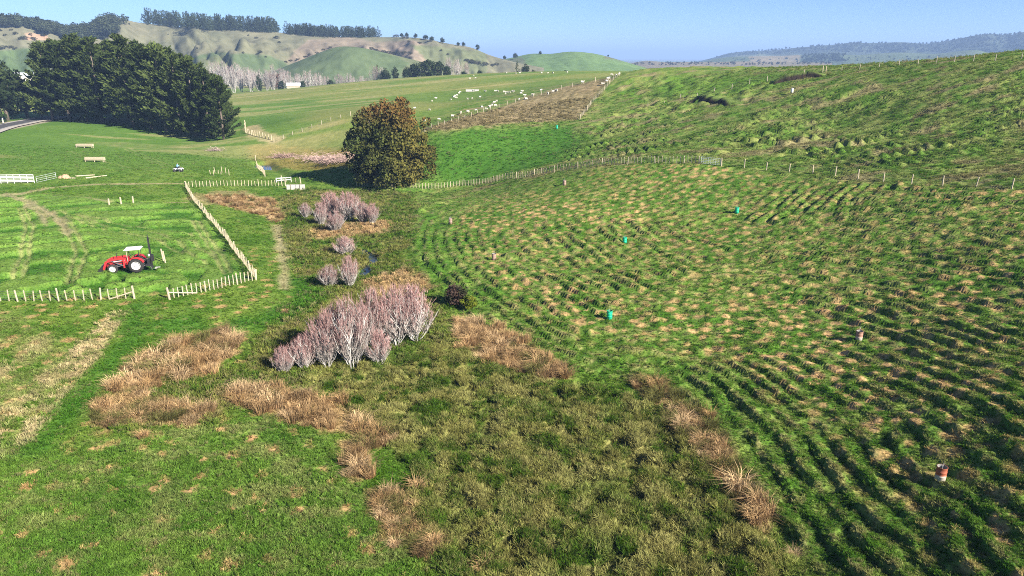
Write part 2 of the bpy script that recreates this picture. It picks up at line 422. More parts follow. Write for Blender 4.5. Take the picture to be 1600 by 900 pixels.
def mat_ground():
    k = NT('turf')
    at_ = k.n('ShaderNodeAttribute', attribute_name='soil')
    fine = k.ramp(k.noise(5.5, 4), [(.30, (.55, .58, .50)), (.5, (1.0, 1.0, 1.0)), (.72, (1.5, 1.42, 1.38))])
    mid = k.ramp(k.noise(.55, 4), [(.3, (.78, .82, .78)), (.7, (1.22, 1.16, 1.2))])
    big = k.ramp(k.noise(.06, 3), [(.3, (.88, .92, .85)), (.7, (1.12, 1.06, 1.1))])
    c = k.mul(k.mul(k.mul(at_.outputs['Color'], fine), mid), big)
    k.l(c, k.b.inputs['Base Color']); k.b.inputs['Roughness'].default_value = .95; k.b.inputs['Specular IOR Level'].default_value = .1
    bp = k.n('ShaderNodeBump'); bp.inputs['Strength'].default_value = .6; bp.inputs['Distance'].default_value = .12
    k.l(k.noise(4.5, 5), bp.inputs['Height']); k.l(bp.outputs[0], k.b.inputs['Normal'])
    return k.m

def plain(name, rgb, rough=.6, metal=0.0, var=.18, scale=6.0, bump=0.0, spec=.4):
    k = NT(name)
    c = k.ramp(k.noise(scale, 4), [(.3, tuple(np.array(rgb) * (1 - var))), (.7, tuple(np.minimum(np.array(rgb) * (1 + var), 1)))])
    k.l(c, k.b.inputs['Base Color']); k.b.inputs['Roughness'].default_value = rough; k.b.inputs['Metallic'].default_value = metal
    k.b.inputs['Specular IOR Level'].default_value = spec
    if bump:
        bp = k.n('ShaderNodeBump'); bp.inputs['Strength'].default_value = bump; bp.inputs['Distance'].default_value = .02
        k.l(k.noise(scale * 3, 4), bp.inputs['Height']); k.l(bp.outputs[0], k.b.inputs['Normal'])
    return k.m

def leafy(name, attr='leaf', trans=.25, instancer=False, spread=.17):
    """leaf or blade material: colour from a point attribute, times an instance tint if there is one"""
    k = NT(name)
    a = k.n('ShaderNodeAttribute', attribute_name=attr).outputs['Color']
    if instancer:
        t = k.n('ShaderNodeAttribute', attribute_name='tint', attribute_type='INSTANCER')
        a = k.mul(a, t.outputs['Color'])
    else:
        oi = k.n('ShaderNodeObjectInfo')
        v = k.ramp(oi.outputs['Random'], [(0, (1 - spread, 1 - spread * .9, 1 - spread)), (1, (1 + spread, 1 + spread * .8, 1 + spread * .7))])
        a = k.mul(a, v)
    v2 = k.ramp(k.noise(.9, 2), [(.3, (.8, .82, .8)), (.7, (1.2, 1.15, 1.15))])
    a = k.mul(a, v2)
    d = k.n('ShaderNodeBsdfDiffuse'); t = k.n('ShaderNodeBsdfTranslucent'); mx = k.n('ShaderNodeMixShader'); mx.inputs[0].default_value = trans
    k.l(a, d.inputs[0]); k.l(a, t.inputs[0]); k.l(d.outputs[0], mx.inputs[1]); k.l(t.outputs[0], mx.inputs[2]); k.l(mx.outputs[0], k.out.inputs[0])
    return k.m

# ---------------------------------------------------------------- the ground, one sheet out to the horizon
ys = list(np.linspace(-90, 13, 10)); y = 14.0
while y < 20500:
    ys.append(y)
    y += (.10 + .0026 * y) if y < 260 else (.0045 * y if y < 640 else .045 * y)
ys = np.array(ys); NX = 640
tt = np.linspace(-1, 1, NX)
half = 16 + .86 * np.maximum(ys, 0) + 60 * smooth(14, -20, ys)
GX = half[:, None] * tt[None]; GY = np.broadcast_to(ys[:, None], GX.shape).copy()
gx, gy = GX.ravel(), GY.ravel()
h0 = H0(gx, gy); gm = zones(gx, gy); gh = h0 + relief(gx, gy, gm, h0)
nr = len(ys); idx = np.arange(nr * NX).reshape(nr, NX)
quads = np.stack([idx[:-1, :-1], idx[:-1, 1:], idx[1:, 1:], idx[1:, :-1]], -1).reshape(-1, 4)
gme = np_mesh('ground', np.stack([gx, gy, gh], -1), quads, True)
set_col(gme, 'soil', soil(gx, gy, gm))
ground = new_obj('ground', gme, mat_ground()); ground['kind'] = 'structure'

# ================================================================ geometry collectors
class MB:
    """collects shapes for one mesh"""
    def __init__(s): s.V = []; s.F = []; s.n = 0
    def add(s, V, F):
        V = [tuple(map(float, v)) for v in V]
        s.V += V; s.F += [tuple(int(i) + s.n for i in f) for f in F]; s.n += len(V); return s
    def box(s, c, d, rz=0.0, ry=0.0, taper=1.0):
        hx, hy, hz = d[0] / 2, d[1] / 2, d[2] / 2
        vs = []
        for sz in (-1, 1):
            k = taper if sz > 0 else 1.0
            for sx, sy in ((-1, -1), (1, -1), (1, 1), (-1, 1)):
                x, y_, z = sx * hx * k, sy * hy * k, sz * hz
                x, z = x * math.cos(ry) + z * math.sin(ry), -x * math.sin(ry) + z * math.cos(ry)
                x, y_ = x * math.cos(rz) - y_ * math.sin(rz), x * math.sin(rz) + y_ * math.cos(rz)
                vs.append((c[0] + x, c[1] + y_, c[2] + z))
        return s.add(vs, [(3, 2, 1, 0), (4, 5, 6, 7), (0, 1, 5, 4), (1, 2, 6, 5), (2, 3, 7, 6), (3, 0, 4, 7)])
    def prism(s, poly, y0, y1):
        """outline in x,z swept along y"""
        n = len(poly)
        vs = [(x, y0, z) for x, z in poly] + [(x, y1, z) for x, z in poly]
        return s.add(vs, [tuple(range(n)), tuple(range(2 * n - 1, n - 1, -1))] + [(i, i + n, (i + 1) % n + n, (i + 1) % n) for i in range(n)])
    def tube(s, pts, rad, n=6, cap=True):
        pts = [np.array(p, float) for p in pts]; rad = rad if hasattr(rad, '__len__') else [rad] * len(pts)
        vs = []
        for i, p in enumerate(pts):
            d = pts[min(i + 1, len(pts) - 1)] - pts[max(i - 1, 0)]; d = d / (np.linalg.norm(d) + 1e-9)
            a = np.cross(d, (0, 0, 1) if abs(d[2]) < .9 else (1, 0, 0)); a /= np.linalg.norm(a); b = np.cross(d, a)
            vs += [p + rad[i] * (math.cos(t) * a + math.sin(t) * b) for t in np.linspace(0, 2 * math.pi, n, endpoint=False)]
        fs = [(i * n + j, i * n + (j + 1) % n, (i + 1) * n + (j + 1) % n, (i + 1) * n + j) for i in range(len(pts) - 1) for j in range(n)]
        if cap: fs += [tuple(range(n - 1, -1, -1)), tuple(range((len(pts) - 1) * n, len(pts) * n))]
        return s.add(vs, fs)
    def lathe(s, prof, c=(0, 0, 0), n=20, axis='z'):
        vs = []
        for r, h in prof:
            for t in np.linspace(0, 2 * math.pi, n, endpoint=False):
                p = (r * math.cos(t), r * math.sin(t), h)
                if axis == 'y': p = (p[0], h, p[1])
                vs.append((c[0] + p[0], c[1] + p[1], c[2] + p[2]))
        m = len(prof)
        return s.add(vs, [(i * n + j, i * n + (j + 1) % n, (i + 1) * n + (j + 1) % n, (i + 1) * n + j) for i in range(m - 1) for j in range(n)])
    def mesh(s, name, smooth_=False):
        me = bpy.data.meshes.new(name); me.from_pydata(s.V, [], s.F); me.update()
        if smooth_: me.polygons.foreach_set('use_smooth', np.ones(len(me.polygons), bool))
        return me
    def build(s, name, mat, parent=None, smooth_=False):
        return new_obj(name, s.mesh(name, smooth_), mat, parent)

def tag(o, label, cat, group=None):
    o['label'] = label; o['category'] = cat
    if group: o['group'] = group
    return o

def empty(name, loc, rz=0.0, label=None, cat=None, group=None, scale=None):
    o = bpy.data.objects.new(name, None); COL.objects.link(o); o.location = tuple(loc); o.rotation_euler = (0, 0, rz)
    o.empty_display_size = .2
    if scale: o.scale = scale
    if label: tag(o, label, cat, group)
    return o

# ================================================================ far hills
def mat_hill():
    k = NT('hill_pasture')
    a = k.n('ShaderNodeAttribute', attribute_name='soil').outputs['Color']
    f = k.ramp(k.noise(.09, 5), [(.3, (.78, .80, .78)), (.7, (1.22, 1.18, 1.2))])
    g = k.ramp(k.noise(.012, 4), [(.3, (.85, .88, .85)), (.7, (1.15, 1.1, 1.12))])
    k.l(k.mul(k.mul(a, f), g), k.b.inputs['Base Color']); k.b.inputs['Roughness'].default_value = .95; k.b.inputs['Specular IOR Level'].default_value = .1
    return k.m
M_hill = mat_hill()
HILLS = {}

def poly_px(P, u, v, soft):
    d, ins = polydist(P, u, v, True)
    return smooth(-soft, soft, np.where(ins, d, -d))

def hill(name, crest, toe_d, toe_z, cols, base, seed, nu=260, nv=90, gully=.10, back=1.35):
    """a hill flank from its toe up to a surveyed crest and down behind it; crest = (u, v, distance)"""
    cr = np.array([on_d(*c) for c in crest]); n = len(cr)
    s = np.linspace(0, n - 1, nu); i = np.minimum(s.astype(int), n - 2); f = (s - i)[:, None]
    # Catmull-Rom along the crest
    g = lambda k: cr[np.clip(k, 0, n - 1)]
    p0, p1, p2, p3 = g(i - 1), g(i), g(i + 1), g(i + 2)
    c = .5 * (2 * p1 + (p2 - p0) * f + (2 * p0 - 5 * p1 + 4 * p2 - p3) * f ** 2 + (3 * p1 - p0 - 3 * p2 + p3) * f ** 3)
    az = np.arctan2(c[:, 0], c[:, 1]); cd = np.hypot(c[:, 0], c[:, 1])
    tv = np.concatenate([np.linspace(0, 1, nv), np.linspace(1.03, back, 12)])
    T, A = np.meshgrid(tv, az, indexing='xy'); CD = cd[:, None]; CZ = c[:, 2][:, None]
    D = toe_d + (CD - toe_d) * T
    arc = A * 700
    gl = fbm(arc / 55 + seed, T * 2.2 + seed, seed, 3) - .5
    gl2 = 1 - np.abs(fbm(arc / 30 + seed + .9 * T, T * 1.1, seed + 5, 3) - .5) * 4
    prof = np.where(T <= 1, .25 * T + .75 * smooth(0, 1.05, T) / smooth(0, 1.05, np.array(1.0)), 1 - 1.2 * (T - 1) ** 1 * 2)
    w = np.clip(np.sin(np.clip(T, 0, 1) * math.pi), 0, 1)
    Zs = toe_z + (CZ - toe_z) * (prof + gully * w * (gl * 2.2 - gl2 * .55 + .35 * (fbm(arc / 7, T * 9, seed + 7, 2) - .5)))
    X, Y = D * np.sin(A), D * np.cos(A)
    N1, N2 = X.shape; ids = np.arange(N1 * N2).reshape(N1, N2)
    q = np.stack([ids[:-1, :-1], ids[1:, :-1], ids[1:, 1:], ids[:-1, 1:]], -1).reshape(-1, 4)
    me = np_mesh(name, np.stack([X, Y, Zs], -1).reshape(-1, 3), q, True)
    u, v, _ = project(X.ravel(), Y.ravel(), Zs.ravel())
    col = np.broadcast_to(np.array(base), (u.size, 3)).copy()
    uu = u + (fbm(u / 14, v / 5, seed + 9) - .5) * 10; vv = v + (fbm(u / 12, v / 6, seed + 11) - .5) * 5
    for P, rgb in cols: col = lerp(col, np.array(rgb), poly_px(P, uu, vv, 2.0))
    set_col(me, 'soil', col)
    o = new_obj(name, me, M_hill); o['kind'] = 'structure'
    HILLS[name] = dict(X=X, Y=Y, Z=Zs, u=u.reshape(X.shape), v=v.reshape(X.shape), T=T)
    return o

def on_hill(name, u, v, front=True):
    """the point of a hill seen at a pixel"""
    h = HILLS[name]; d = (h['u'] - u) ** 2 + ((h['v'] - v) * 1.5) ** 2
    d = np.where(h['T'] <= 1.0, d, 1e9); k = np.unravel_index(np.argmin(d), d.shape)
    return np.array((h['X'][k], h['Y'][k], h['Z'][k]))

GRN, GRN2, BRN, PNK, OLV = (.090, .132, .052), (.078, .110, .050), (.142, .142, .086), (.190, .158, .112), (.105, .122, .060)
hill('brown_hill', [(-260,44,980),(-150,36,980),(-60,32,970),(0,33,960),(60,40,950),(110,50,940),(150,44,960),(178,28,1000),(215,35,1000),(260,40,990),(300,44,980),(360,45,970),(440,51,950),(520,57,930),(590,58,920),(650,59,900),(700,68,880),(735,74,870),(765,86,850),(800,96,820),(850,106,800)], 655, 0.5,
     [([(-300,72),(20,78),(65,72),(80,110),(80,150),(-300,150)], GRN), ([(330,82),(420,86),(450,100),(440,125),(300,125),(300,90)], GRN2), ([(445,98),(480,62),(540,56),(590,66),(650,62),(690,88),(660,98),(600,85),(550,82),(470,100)], PNK),
      ([(640,70),(760,80),(760,120),(690,110),(650,80)], OLV), ([(40,52),(75,52),(75,62),(40,62)], (.36, .24, .16)), ([(300,95),(350,84),(370,100),(330,112)], OLV)], BRN, 101, nu=420, nv=130, gully=.55)
hill('green_knoll', [(425,112,720),(450,102,715),(475,92,705),(505,80,695),(530,73,690),(560,74,690),(600,82,690),(640,92,690),(680,102,695),(705,110,700)], 600, 1.0,
     [([(600,82),(700,100),(710,120),(620,120),(640,97)], OLV)], GRN2, 131, nu=200, nv=60, gully=.20)
hill('green_ridge', [(735,104,1020),(770,96,1010),(800,90,1000),(830,84,990),(860,84,980),(885,81,980),(905,81,980),(930,84,980),(955,90,980),(985,99,985),(1010,106,990)], 760, 0.0,
     [([(760,95),(815,90),(830,108),(760,112)], OLV), ([(945,86),(975,92),(970,96),(945,92)], OLV)], (.10, .165, .055), 141, nu=180, nv=60, gully=.07)
hill('low_rise', [(985,99,1750),(1010,95,1750),(1040,97,1700),(1080,97,1700),(1120,97,1700),(1160,96,1700),(1220,97,1700),(1300,98,1700)], 1300, -2.0, [], (.17, .15, .10), 151, nu=140, nv=24, gully=.05)
hill('foothill', [(1090,98,2350),(1130,90,2350),(1180,88,2350),(1230,87,2350),(1290,84,2350),(1340,86,2350),(1400,82,2350),(1460,84,2350),(1520,78,2350),(1560,84,2350),(1640,80,2350),(1760,82,2350)], 1850, -4.0,
     [([(1170,82),(1250,80),(1250,100),(1170,100)], (.20, .17, .10)), ([(1255,80),(1310,78),(1320,100),(1250,100)], (.05, .07, .04))], (.085, .115, .060), 161, nu=220, nv=40, gully=.12)
hill('forested_range', [(1085,97,3595),(1115,90,3595),(1135,84,3595),(1165,80,3537),(1200,79,3479),(1250,74,3421),(1300,70,3363),(1330,67,3305),(1370,67,3305),(1410,66,3248),(1450,68,3248),(1490,62,3248),(1520,56,3248),(1545,53,3248),(1575,55,3248),(1600,50,3190),(1650,46,3190),(1740,44,3190),(1900,52,3190)], 2500, -5.0,
     [([(1150,86),(1230,84),(1270,88),(1150,96)], (.11, .13, .07))], (.045, .062, .038), 171, nu=420, nv=60, gully=.16)

# ================================================================ plants
def cards(P, D, L, Wd, col, up=None, tri=False, N=None):
    """elongated leaf faces: base point, direction, length, width"""
    n = len(P); D = D / (np.linalg.norm(D, axis=1, keepdims=True) + 1e-9)
    r = rng.normal(size=(n, 3)) if N is None else N + rng.normal(size=(n, 3)) * .45; S = np.cross(D, r); S /= np.linalg.norm(S, axis=1, keepdims=True) + 1e-9
    L = np.broadcast_to(L, (n,))[:, None]; Wd = np.broadcast_to(Wd, (n,))[:, None]
    if tri:
        V = np.stack([P - S * Wd / 2, P + S * Wd / 2, P + D * L], 1).reshape(-1, 3); F = np.arange(3 * n).reshape(-1, 3); k = 3
    else:
        V = np.stack([P, P + D * L * .5 - S * Wd / 2, P + D * L, P + D * L * .5 + S * Wd / 2], 1).reshape(-1, 3); F = np.arange(4 * n).reshape(-1, 4); k = 4
    return V, F, np.repeat(col, k, axis=0)

def leaf_mesh(name, V, F, col):
    me = np_mesh(name, V, F); set_col(me, 'leaf', col); return me

def sph(n):
    v = rng.normal(size=(n, 3)); return v / np.linalg.norm(v, axis=1, keepdims=True)

M_leaf = leafy('foliage', trans=.22)
M_needle = leafy('pine_needles', trans=.10, spread=.36)
M_bark = plain('bark', (.12, .095, .075), .9, var=.35, scale=3)
M_greybark = plain('grey_bark', (.40, .38, .355), .9, var=.3, scale=5)
M_twig = leafy('twigs', trans=.05)

def pine_meshes(seed, h=1.0, lod=1.0):
    """radiata-like pine of unit height: crown of upswept branches with needle tufts, and its trunk"""
    global rng
    keep = rng; rng = np.random.default_rng(seed)
    P, D, L, Wd, Cc, Nn = [], [], [], [], [], []
    nb = int(84 * lod)
    for b in range(nb):
        t = .04 + .94 * (b + rng.random()) / nb
        prof = (min((t + .05) / .22, 1) ** .6) * (1 - max(t - .22, 0) / .80) ** .78
        ln = .235 * prof * (.65 + .55 * rng.random()) + .015
        az = rng.random() * 6.283; el = .15 + .55 * t + .25 * rng.random()
        m = max(int((5 + ln * 40) * (1 if lod >= 1 else .6)), 3)
        s = np.sqrt(np.linspace(.12, 1, m)); up = np.sin(el) * s + .25 * s ** 2
        base = np.stack([np.cos(az) * np.cos(el) * s * ln, np.sin(az) * np.cos(el) * s * ln, t * .97 + up * ln * .8], 1)
        k = 7 if lod >= 1 else 3
        for c in base:
            o = rng.normal(size=(k, 3)) * .010
            P.append(c + o); d = rng.normal(size=(k, 3)) * .42 + np.array((math.cos(az) * .8, math.sin(az) * .8, .85)); D.append(d)
            q = (.042 if lod >= 1 else .06) * (.7 + .6 * rng.random(k)); L.append(q); Wd.append(q * .34)
            Nn.append(np.tile(np.array((math.cos(az) * .7, math.sin(az) * .7, .7)), (k, 1)) + rng.normal(size=(k, 3)) * .3)
            g = .7 + .6 * rng.random(); cc = np.array((.056, .080, .024)) * g
            Cc.append(np.tile(cc, (k, 1)) * (.8 + .4 * rng.random((k, 1))))
    V, F, col = cards(np.concatenate(P), np.concatenate(D), np.concatenate(L), np.concatenate(Wd), np.concatenate(Cc), N=np.concatenate(Nn))
    crown = leaf_mesh('crown', V, F, col)
    mb = MB().tube([(0, 0, -.03), (.004, 0, .3), (-.003, .003, .65), (0, 0, .96)], [.017, .013, .008, .002], 7)
    for b in range(10):
        a = rng.random() * 6.283; z = .05 + .35 * rng.random(); l = .05 + .05 * rng.random()
        mb.tube([(0, 0, z), (math.cos(a) * l, math.sin(a) * l, z + .015)], [.004, .0015], 4, False)
    tr = mb.mesh('trunk', True); tr.materials.append(M_bark); crown.materials.append(M_needle)
    rng = keep
    return crown, tr

def broad_meshes(seed, lobes, per, leaf, palette, ax=(.5, .5, .45), cz=.55, flat=0.0, bark=None, low=.0, given=None):
    """unit-height broadleaf tree: leaves gathered in lobes round an uneven crown"""
    global rng
    keep = rng; rng = np.random.default_rng(seed)
    ax = np.array(ax); dirs = sph(lobes); rad = .45 + .55 * rng.random(lobes) ** .5
    lc = dirs * ax * rad[:, None] * .82 + np.array((0, 0, cz)); lc[:, 2] = np.maximum(lc[:, 2], low + .06)
    lr = (.10 + .10 * rng.random(lobes)) * (ax.mean() / .5)
    if given:                                   # surveyed boughs, each broken into smaller sprays
        lc, lr = [], []
        for gx_, gy_, gz_, gr in given:
            for q in range(8):
                s_ = sph(1)[0]; lc.append(np.array((gx_, gy_, gz_)) + s_ * gr * (.65 + .6 * rng.random())); lr.append(gr * (.32 + .32 * rng.random()))
        lc, lr = np.array(lc), np.array(lr); lc[:, 2] = np.maximum(lc[:, 2], .05); lobes = len(lc); per = 110
    P, D, Cc, Nn = [], [], [], []
    for i in range(lobes):
        s = sph(per); rr = lr[i] * (.55 + .5 * rng.random((per, 1)) ** .5)
        p = lc[i] + s * rr * np.array((1, 1, .85)); P.append(p)
        D.append(np.cross(s, rng.normal(size=(per, 3))) + s * .35); Nn.append(s)
        Cc.append(palette(p, rng) * (.8 + .4 * rng.random()))
    P = np.concatenate(P); k = P[:, 2] > .015
    n = int(k.sum()); L = leaf * (.6 + .8 * rng.random(n))
    V, F, col = cards(P[k], np.concatenate(D)[k], L, L * .62, np.concatenate(Cc)[k], N=np.concatenate(Nn)[k])
    crown = leaf_mesh('crown', V, F, col); crown.materials.append(M_leaf)
    mb = MB().tube([(0, 0, -.03), (.01, 0, .18), (0, .01, .38), (0, 0, .6)], [.034, .026, .018, .006], 8)
    for j in range(min(lobes, 14)):
        mb.tube([(0, 0, .16 + .02 * j), tuple(lc[j] * .55 + np.array((0, 0, .14))), tuple(lc[j])], [.014, .009, .003], 5, False)
    tr = mb.mesh('trunk', True); tr.materials.append(bark or M_bark)
    rng = keep
    return crown, tr

def bare_meshes(seed, width=.30, twigs=2600, stems=9, base=(.40, .36, .34), tip=(.36, .22, .22), tw=.0045, gap=.02):
    """leafless multi-stemmed tree of unit height: stems fan up into a dense broom of twigs"""
    global rng
    keep = rng; rng = np.random.default_rng(seed)
    mb = MB()
    for i in range(stems):
        a = 6.283 * (i + rng.random() * .7) / stems; R = width * (.25 + .75 * rng.random()) ; top = .88 - .42 * (R / width) ** 2 * (.7 + .5 * rng.random())
        pts = []
        for t in (0, .15, .35, .6, .85, 1):
            rr = R * (t ** .75) * (1.0 if t < .8 else 1.02); w = .012 * rng.normal(size=2)
            pts.append((math.cos(a) * (rr + .02) + w[0], math.sin(a) * (rr + .02) + w[1], t * top - (.02 if t == 0 else 0)))
        mb.tube(pts, [.008, .0065, .005, .0035, .002, .001], 4, False); pa = np.array(pts)
        for j in range(9):
            t0 = .2 + .7 * rng.random(); p = np.array([np.interp(t0, (0, .15, .35, .6, .85, 1), pa[:, q]) for q in range(3)])
            b = rng.random() * 6.283; l = .13 + .12 * rng.random()
            q = p + np.array((math.cos(b) * l * .42, math.sin(b) * l * .42, l)); rmax = width * 1.02
            mb.tube([p, (p + q) / 2 + rng.normal(size=3) * .008, q], [.0045, .003, .0012], 3, False)
    # boughs rise from low on the stems to ragged tips; twigs cling along each
    nbough = 64; per = twigs // nbough; P, D, Zt = [], [], []
    for b in range(nbough):
        zt = .42 + .56 * rng.random() ** .8; a = 6.283 * (b * .618 + .2 * rng.random()); rp = width * np.interp(zt, (.0, .35, .55, .75, .88, .97, 1.0), (.5, .95, 1.0, .88, .62, .3, .1)) * (.75 + .45 * rng.random())
        rr = rp * math.sqrt(.15 + .85 * rng.random()); a2 = a + rng.normal() * .35; r0 = rr * .35; z0 = zt * (.18 + .2 * rng.random())
        p0 = np.array((math.cos(a2) * r0, math.sin(a2) * r0, z0)); p1 = np.array((math.cos(a) * rr, math.sin(a) * rr, zt)); pm = (p0 + p1) / 2 + np.array((math.cos(a) * rr * .18, math.sin(a) * rr * .18, 0))
        mb.tube([p0, pm, p1], [.0042, .003, .001], 3, False)
        s_ = rng.random(per) ** .8; c0 = np.where(s_[:, None] < .5, p0 + (pm - p0) * s_[:, None] * 2, pm + (p1 - pm) * (s_[:, None] * 2 - 1))
        P.append(c0 + rng.normal(size=(per, 3)) * np.array((.016, .016, .01))); dd = (p1 - p0) / np.linalg.norm(p1 - p0)
        D.append(dd * .9 + np.array((0, 0, .35)) + rng.normal(size=(per, 3)) * .30); Zt.append(c0[:, 2])
    P, D, z = np.concatenate(P), np.concatenate(D), np.concatenate(Zt); nt_ = len(P); L = .05 + .10 * rng.random(nt_) ** 1.3
    st = mb.mesh('stems'); st.materials.append(M_greybark)
    col = lerp(np.array(base), np.array(tip), smooth(.22, .62, z + .1 * rng.normal(size=nt_))) * (.75 + .5 * rng.random((nt_, 1)))
    V, F, cc = cards(P, D, L, tw * (.7 + .6 * rng.random(nt_)), col, tri=True)
    tm = leaf_mesh('twigs', V, F, cc); tm.materials.append(M_twig)
    rng = keep
    return st, tm

def pal(*cols):
    cols = [np.array(c) for c in cols]
    def f(p, r):
        c = cols[r.integers(len(cols))]; return np.tile(c, (len(p), 1)) * (.75 + .5 * r.random((len(p), 1)))
    return f

PINES = [pine_meshes(200 + i) for i in range(4)]
FARPINE = [pine_meshes(220 + i, lod=.5) for i in range(2)]
DARKG = pal((.030, .048, .018), (.040, .058, .022), (.024, .038, .016))
EVERG = [broad_meshes(240 + i, 26, 60, .075, DARKG, (.36, .36, .46), .52) for i in range(3)]
CYPR = [broad_meshes(250 + i, 24, 50, .07, DARKG, (.24, .24, .48), .5) for i in range(2)]
BUSH = [broad_meshes(260 + i, 18, 40, .10, pal((.035, .045, .020), (.05, .05, .025)), (.7, .7, .42), .42) for i in range(2)]
RUST = [broad_meshes(266, 22, 60, .07, pal((.10, .06, .04), (.13, .07, .045)), (.55, .55, .45), .52)]
POPLAR = [bare_meshes(270 + i, .19, 800, 6, (.29, .265, .245), (.25, .205, .195), .009) for i in range(3)]
WILLOW_FAR = [bare_meshes(280 + i, .40, 1000, 8, (.29, .25, .23), (.25, .195, .185), .010) for i in range(2)]
WILLOWS = [bare_meshes(290 + i, .27, 4800, 11, (.38, .345, .32), (.32, .20, .19), .0052) for i in range(4)]

def plant(name, meshes, parts, loc, h, wx=1.0, rz=None, label='', cat='tree', group=None):
    t = empty(name, loc, rng.random() * 6.283 if rz is None else rz, label, cat, group, (h * wx, h * wx, h))
    for me, pn in zip(meshes, parts):
        o = bpy.data.objects.new(pn, me); COL.objects.link(o); o.parent = t
    return t

def foot(u, v, dist=None):
    """base of a thing: on the ground at that pixel, or in that direction at that distance"""
    if dist is None: p = at(u, v)
    else:
        p = on_d(u, v, dist); p[2] = float(H0(p[0], p[1]))
    return p

def px_m(p):
    return FPX / project(p[0], p[1], p[2])[2]

# ================================================================ points carrying many small copies (turf, sedge beds, far woods)
def scatter(name, pts, rot, scl, tint, src, label=None):
    """one object of uncountable growth: copies of a tuft on surveyed points"""
    me = bpy.data.meshes.new(name); n = len(pts)
    me.vertices.add(n); me.vertices.foreach_set('co', np.asarray(pts, np.float32).ravel())
    a = me.attributes.new('rot', 'FLOAT_VECTOR', 'POINT'); a.data.foreach_set('vector', np.asarray(rot, np.float32).ravel())
    a = me.attributes.new('scl', 'FLOAT_VECTOR', 'POINT'); a.data.foreach_set('vector', np.asarray(scl, np.float32).ravel())
    set_col(me, 'tint', tint)
    o = bpy.data.objects.new(name, me); COL.objects.link(o); o['kind'] = 'stuff'
    if label: o['label'] = label
    ng = bpy.data.node_groups.new(name, 'GeometryNodeTree')
    ng.interface.new_socket('Geometry', in_out='INPUT', socket_type='NodeSocketGeometry'); ng.interface.new_socket('Geometry', in_out='OUTPUT', socket_type='NodeSocketGeometry')
    N = ng.nodes; gi = N.new('NodeGroupInput'); go = N.new('NodeGroupOutput'); ip = N.new('GeometryNodeInstanceOnPoints'); oi = N.new('GeometryNodeObjectInfo')
    oi.inputs['Object'].default_value = src; oi.inputs['As Instance'].default_value = True
    m2p = N.new('GeometryNodeMeshToPoints')
    ar = N.new('GeometryNodeInputNamedAttribute'); ar.data_type = 'FLOAT_VECTOR'; ar.inputs['Name'].default_value = 'rot'
    asc = N.new('GeometryNodeInputNamedAttribute'); asc.data_type = 'FLOAT_VECTOR'; asc.inputs['Name'].default_value = 'scl'
    e2r = N.new('FunctionNodeEulerToRotation')
    L = ng.links; L.new(gi.outputs[0], m2p.inputs[0]); L.new(m2p.outputs[0], ip.inputs['Points']); L.new(oi.outputs['Geometry'], ip.inputs['Instance'])
    L.new(ar.outputs[0], e2r.inputs[0]); L.new(e2r.outputs[0], ip.inputs['Rotation']); L.new(asc.outputs[0], ip.inputs['Scale']); L.new(ip.outputs[0], go.inputs[0])
    md = o.modifiers.new('copies', 'NODES'); md.node_group = ng
    return o

M_blade = leafy('grass_blades', trans=.3, instancer=True)
def blades(seed, n, h, spread, w, lean, droop=0.0, tipc=(1.25, 1.15, 1.1), rootc=(.62, .68, .6), subs=1, ofs=0.0):
    """a tuft of n blades, white-tinted so the instance colour shows"""
    r = np.random.default_rng(seed); V = []; F = []; Cc = []
    cen = [np.array((math.cos(q) * ofs * math.sqrt(r.random()), math.sin(q) * ofs * math.sqrt(r.random()), 0)) for q in r.random(subs) * 6.283]; chg = .65 + .6 * r.random(subs); cco = .75 + .5 * r.random(subs)
    for i in range(n):
        q_ = i % subs; a = r.random() * 6.283; b = np.array((math.cos(a), math.sin(a), 0)) ; p = cen[q_] + b * spread * math.sqrt(r.random()); l = h * (.6 + .6 * r.random()) * chg[q_]
        o = r.random() * 6.283; out = np.array((math.cos(o), math.sin(o), 0)) * .35 + b * .8; ln = lean * (.3 + r.random())
        s = np.array((-math.sin(o), math.cos(o), 0)) * w / 2; k = len(V)
        m1 = p + out * ln * l * .45 + np.array((0, 0, l * .62)); t = p + out * ln * l * (1.0 + droop) + np.array((0, 0, l * (1.0 - .55 * droop)))
        V += [p - s, p + s, m1 + s * .8, m1 - s * .8, t]; F += [(k, k + 1, k + 2), (k, k + 2, k + 3), (k + 3, k + 2, k + 4)]
        g = (.8 + .4 * r.random()) * cco[q_]; Cc += [np.array(rootc) * g] * 2 + [np.array((1, 1, 1)) * g] * 2 + [np.array(tipc) * g]
    me = np_mesh('tuft', np.array(V), np.array(F)); set_col(me, 'leaf', np.array(Cc)); me.materials.append(M_blade)
    return me
def src_obj(me, name): return bpy.data.objects.new(name, me)

TUFT = [src_obj(blades(300 + i, 60, 1.0, .30, .10, .6, .15, subs=5, ofs=1.6), 'grass_tuft') for i in range(2)]
REED = [src_obj(blades(310 + i, 90, 1.0, .26, .05, .5, .2, subs=5, ofs=.9), 'marsh_tuft') for i in range(2)]
SEDGE = [src_obj(blades(320 + i, 260, 1.0, .26, .021, .55, .55, (1.25, 1.22, 1.18), (.5, .42, .38), subs=4, ofs=.45), 'sedge_tuft') for i in range(2)]

def sample(n, y0, y1, bias):
    """random plan points, thinner with distance"""
    yv = (y0 ** (1 - bias) + rng.random(n) * (y1 ** (1 - bias) - y0 ** (1 - bias))) ** (1 / (1 - bias))
    xv = (rng.random(n) * 2 - 1) * (12 + .80 * yv); return xv, yv

def rots(n, tilt=.25):
    return np.stack([rng.normal(size=n) * tilt, rng.normal(size=n) * tilt, rng.random(n) * 6.283], 1)

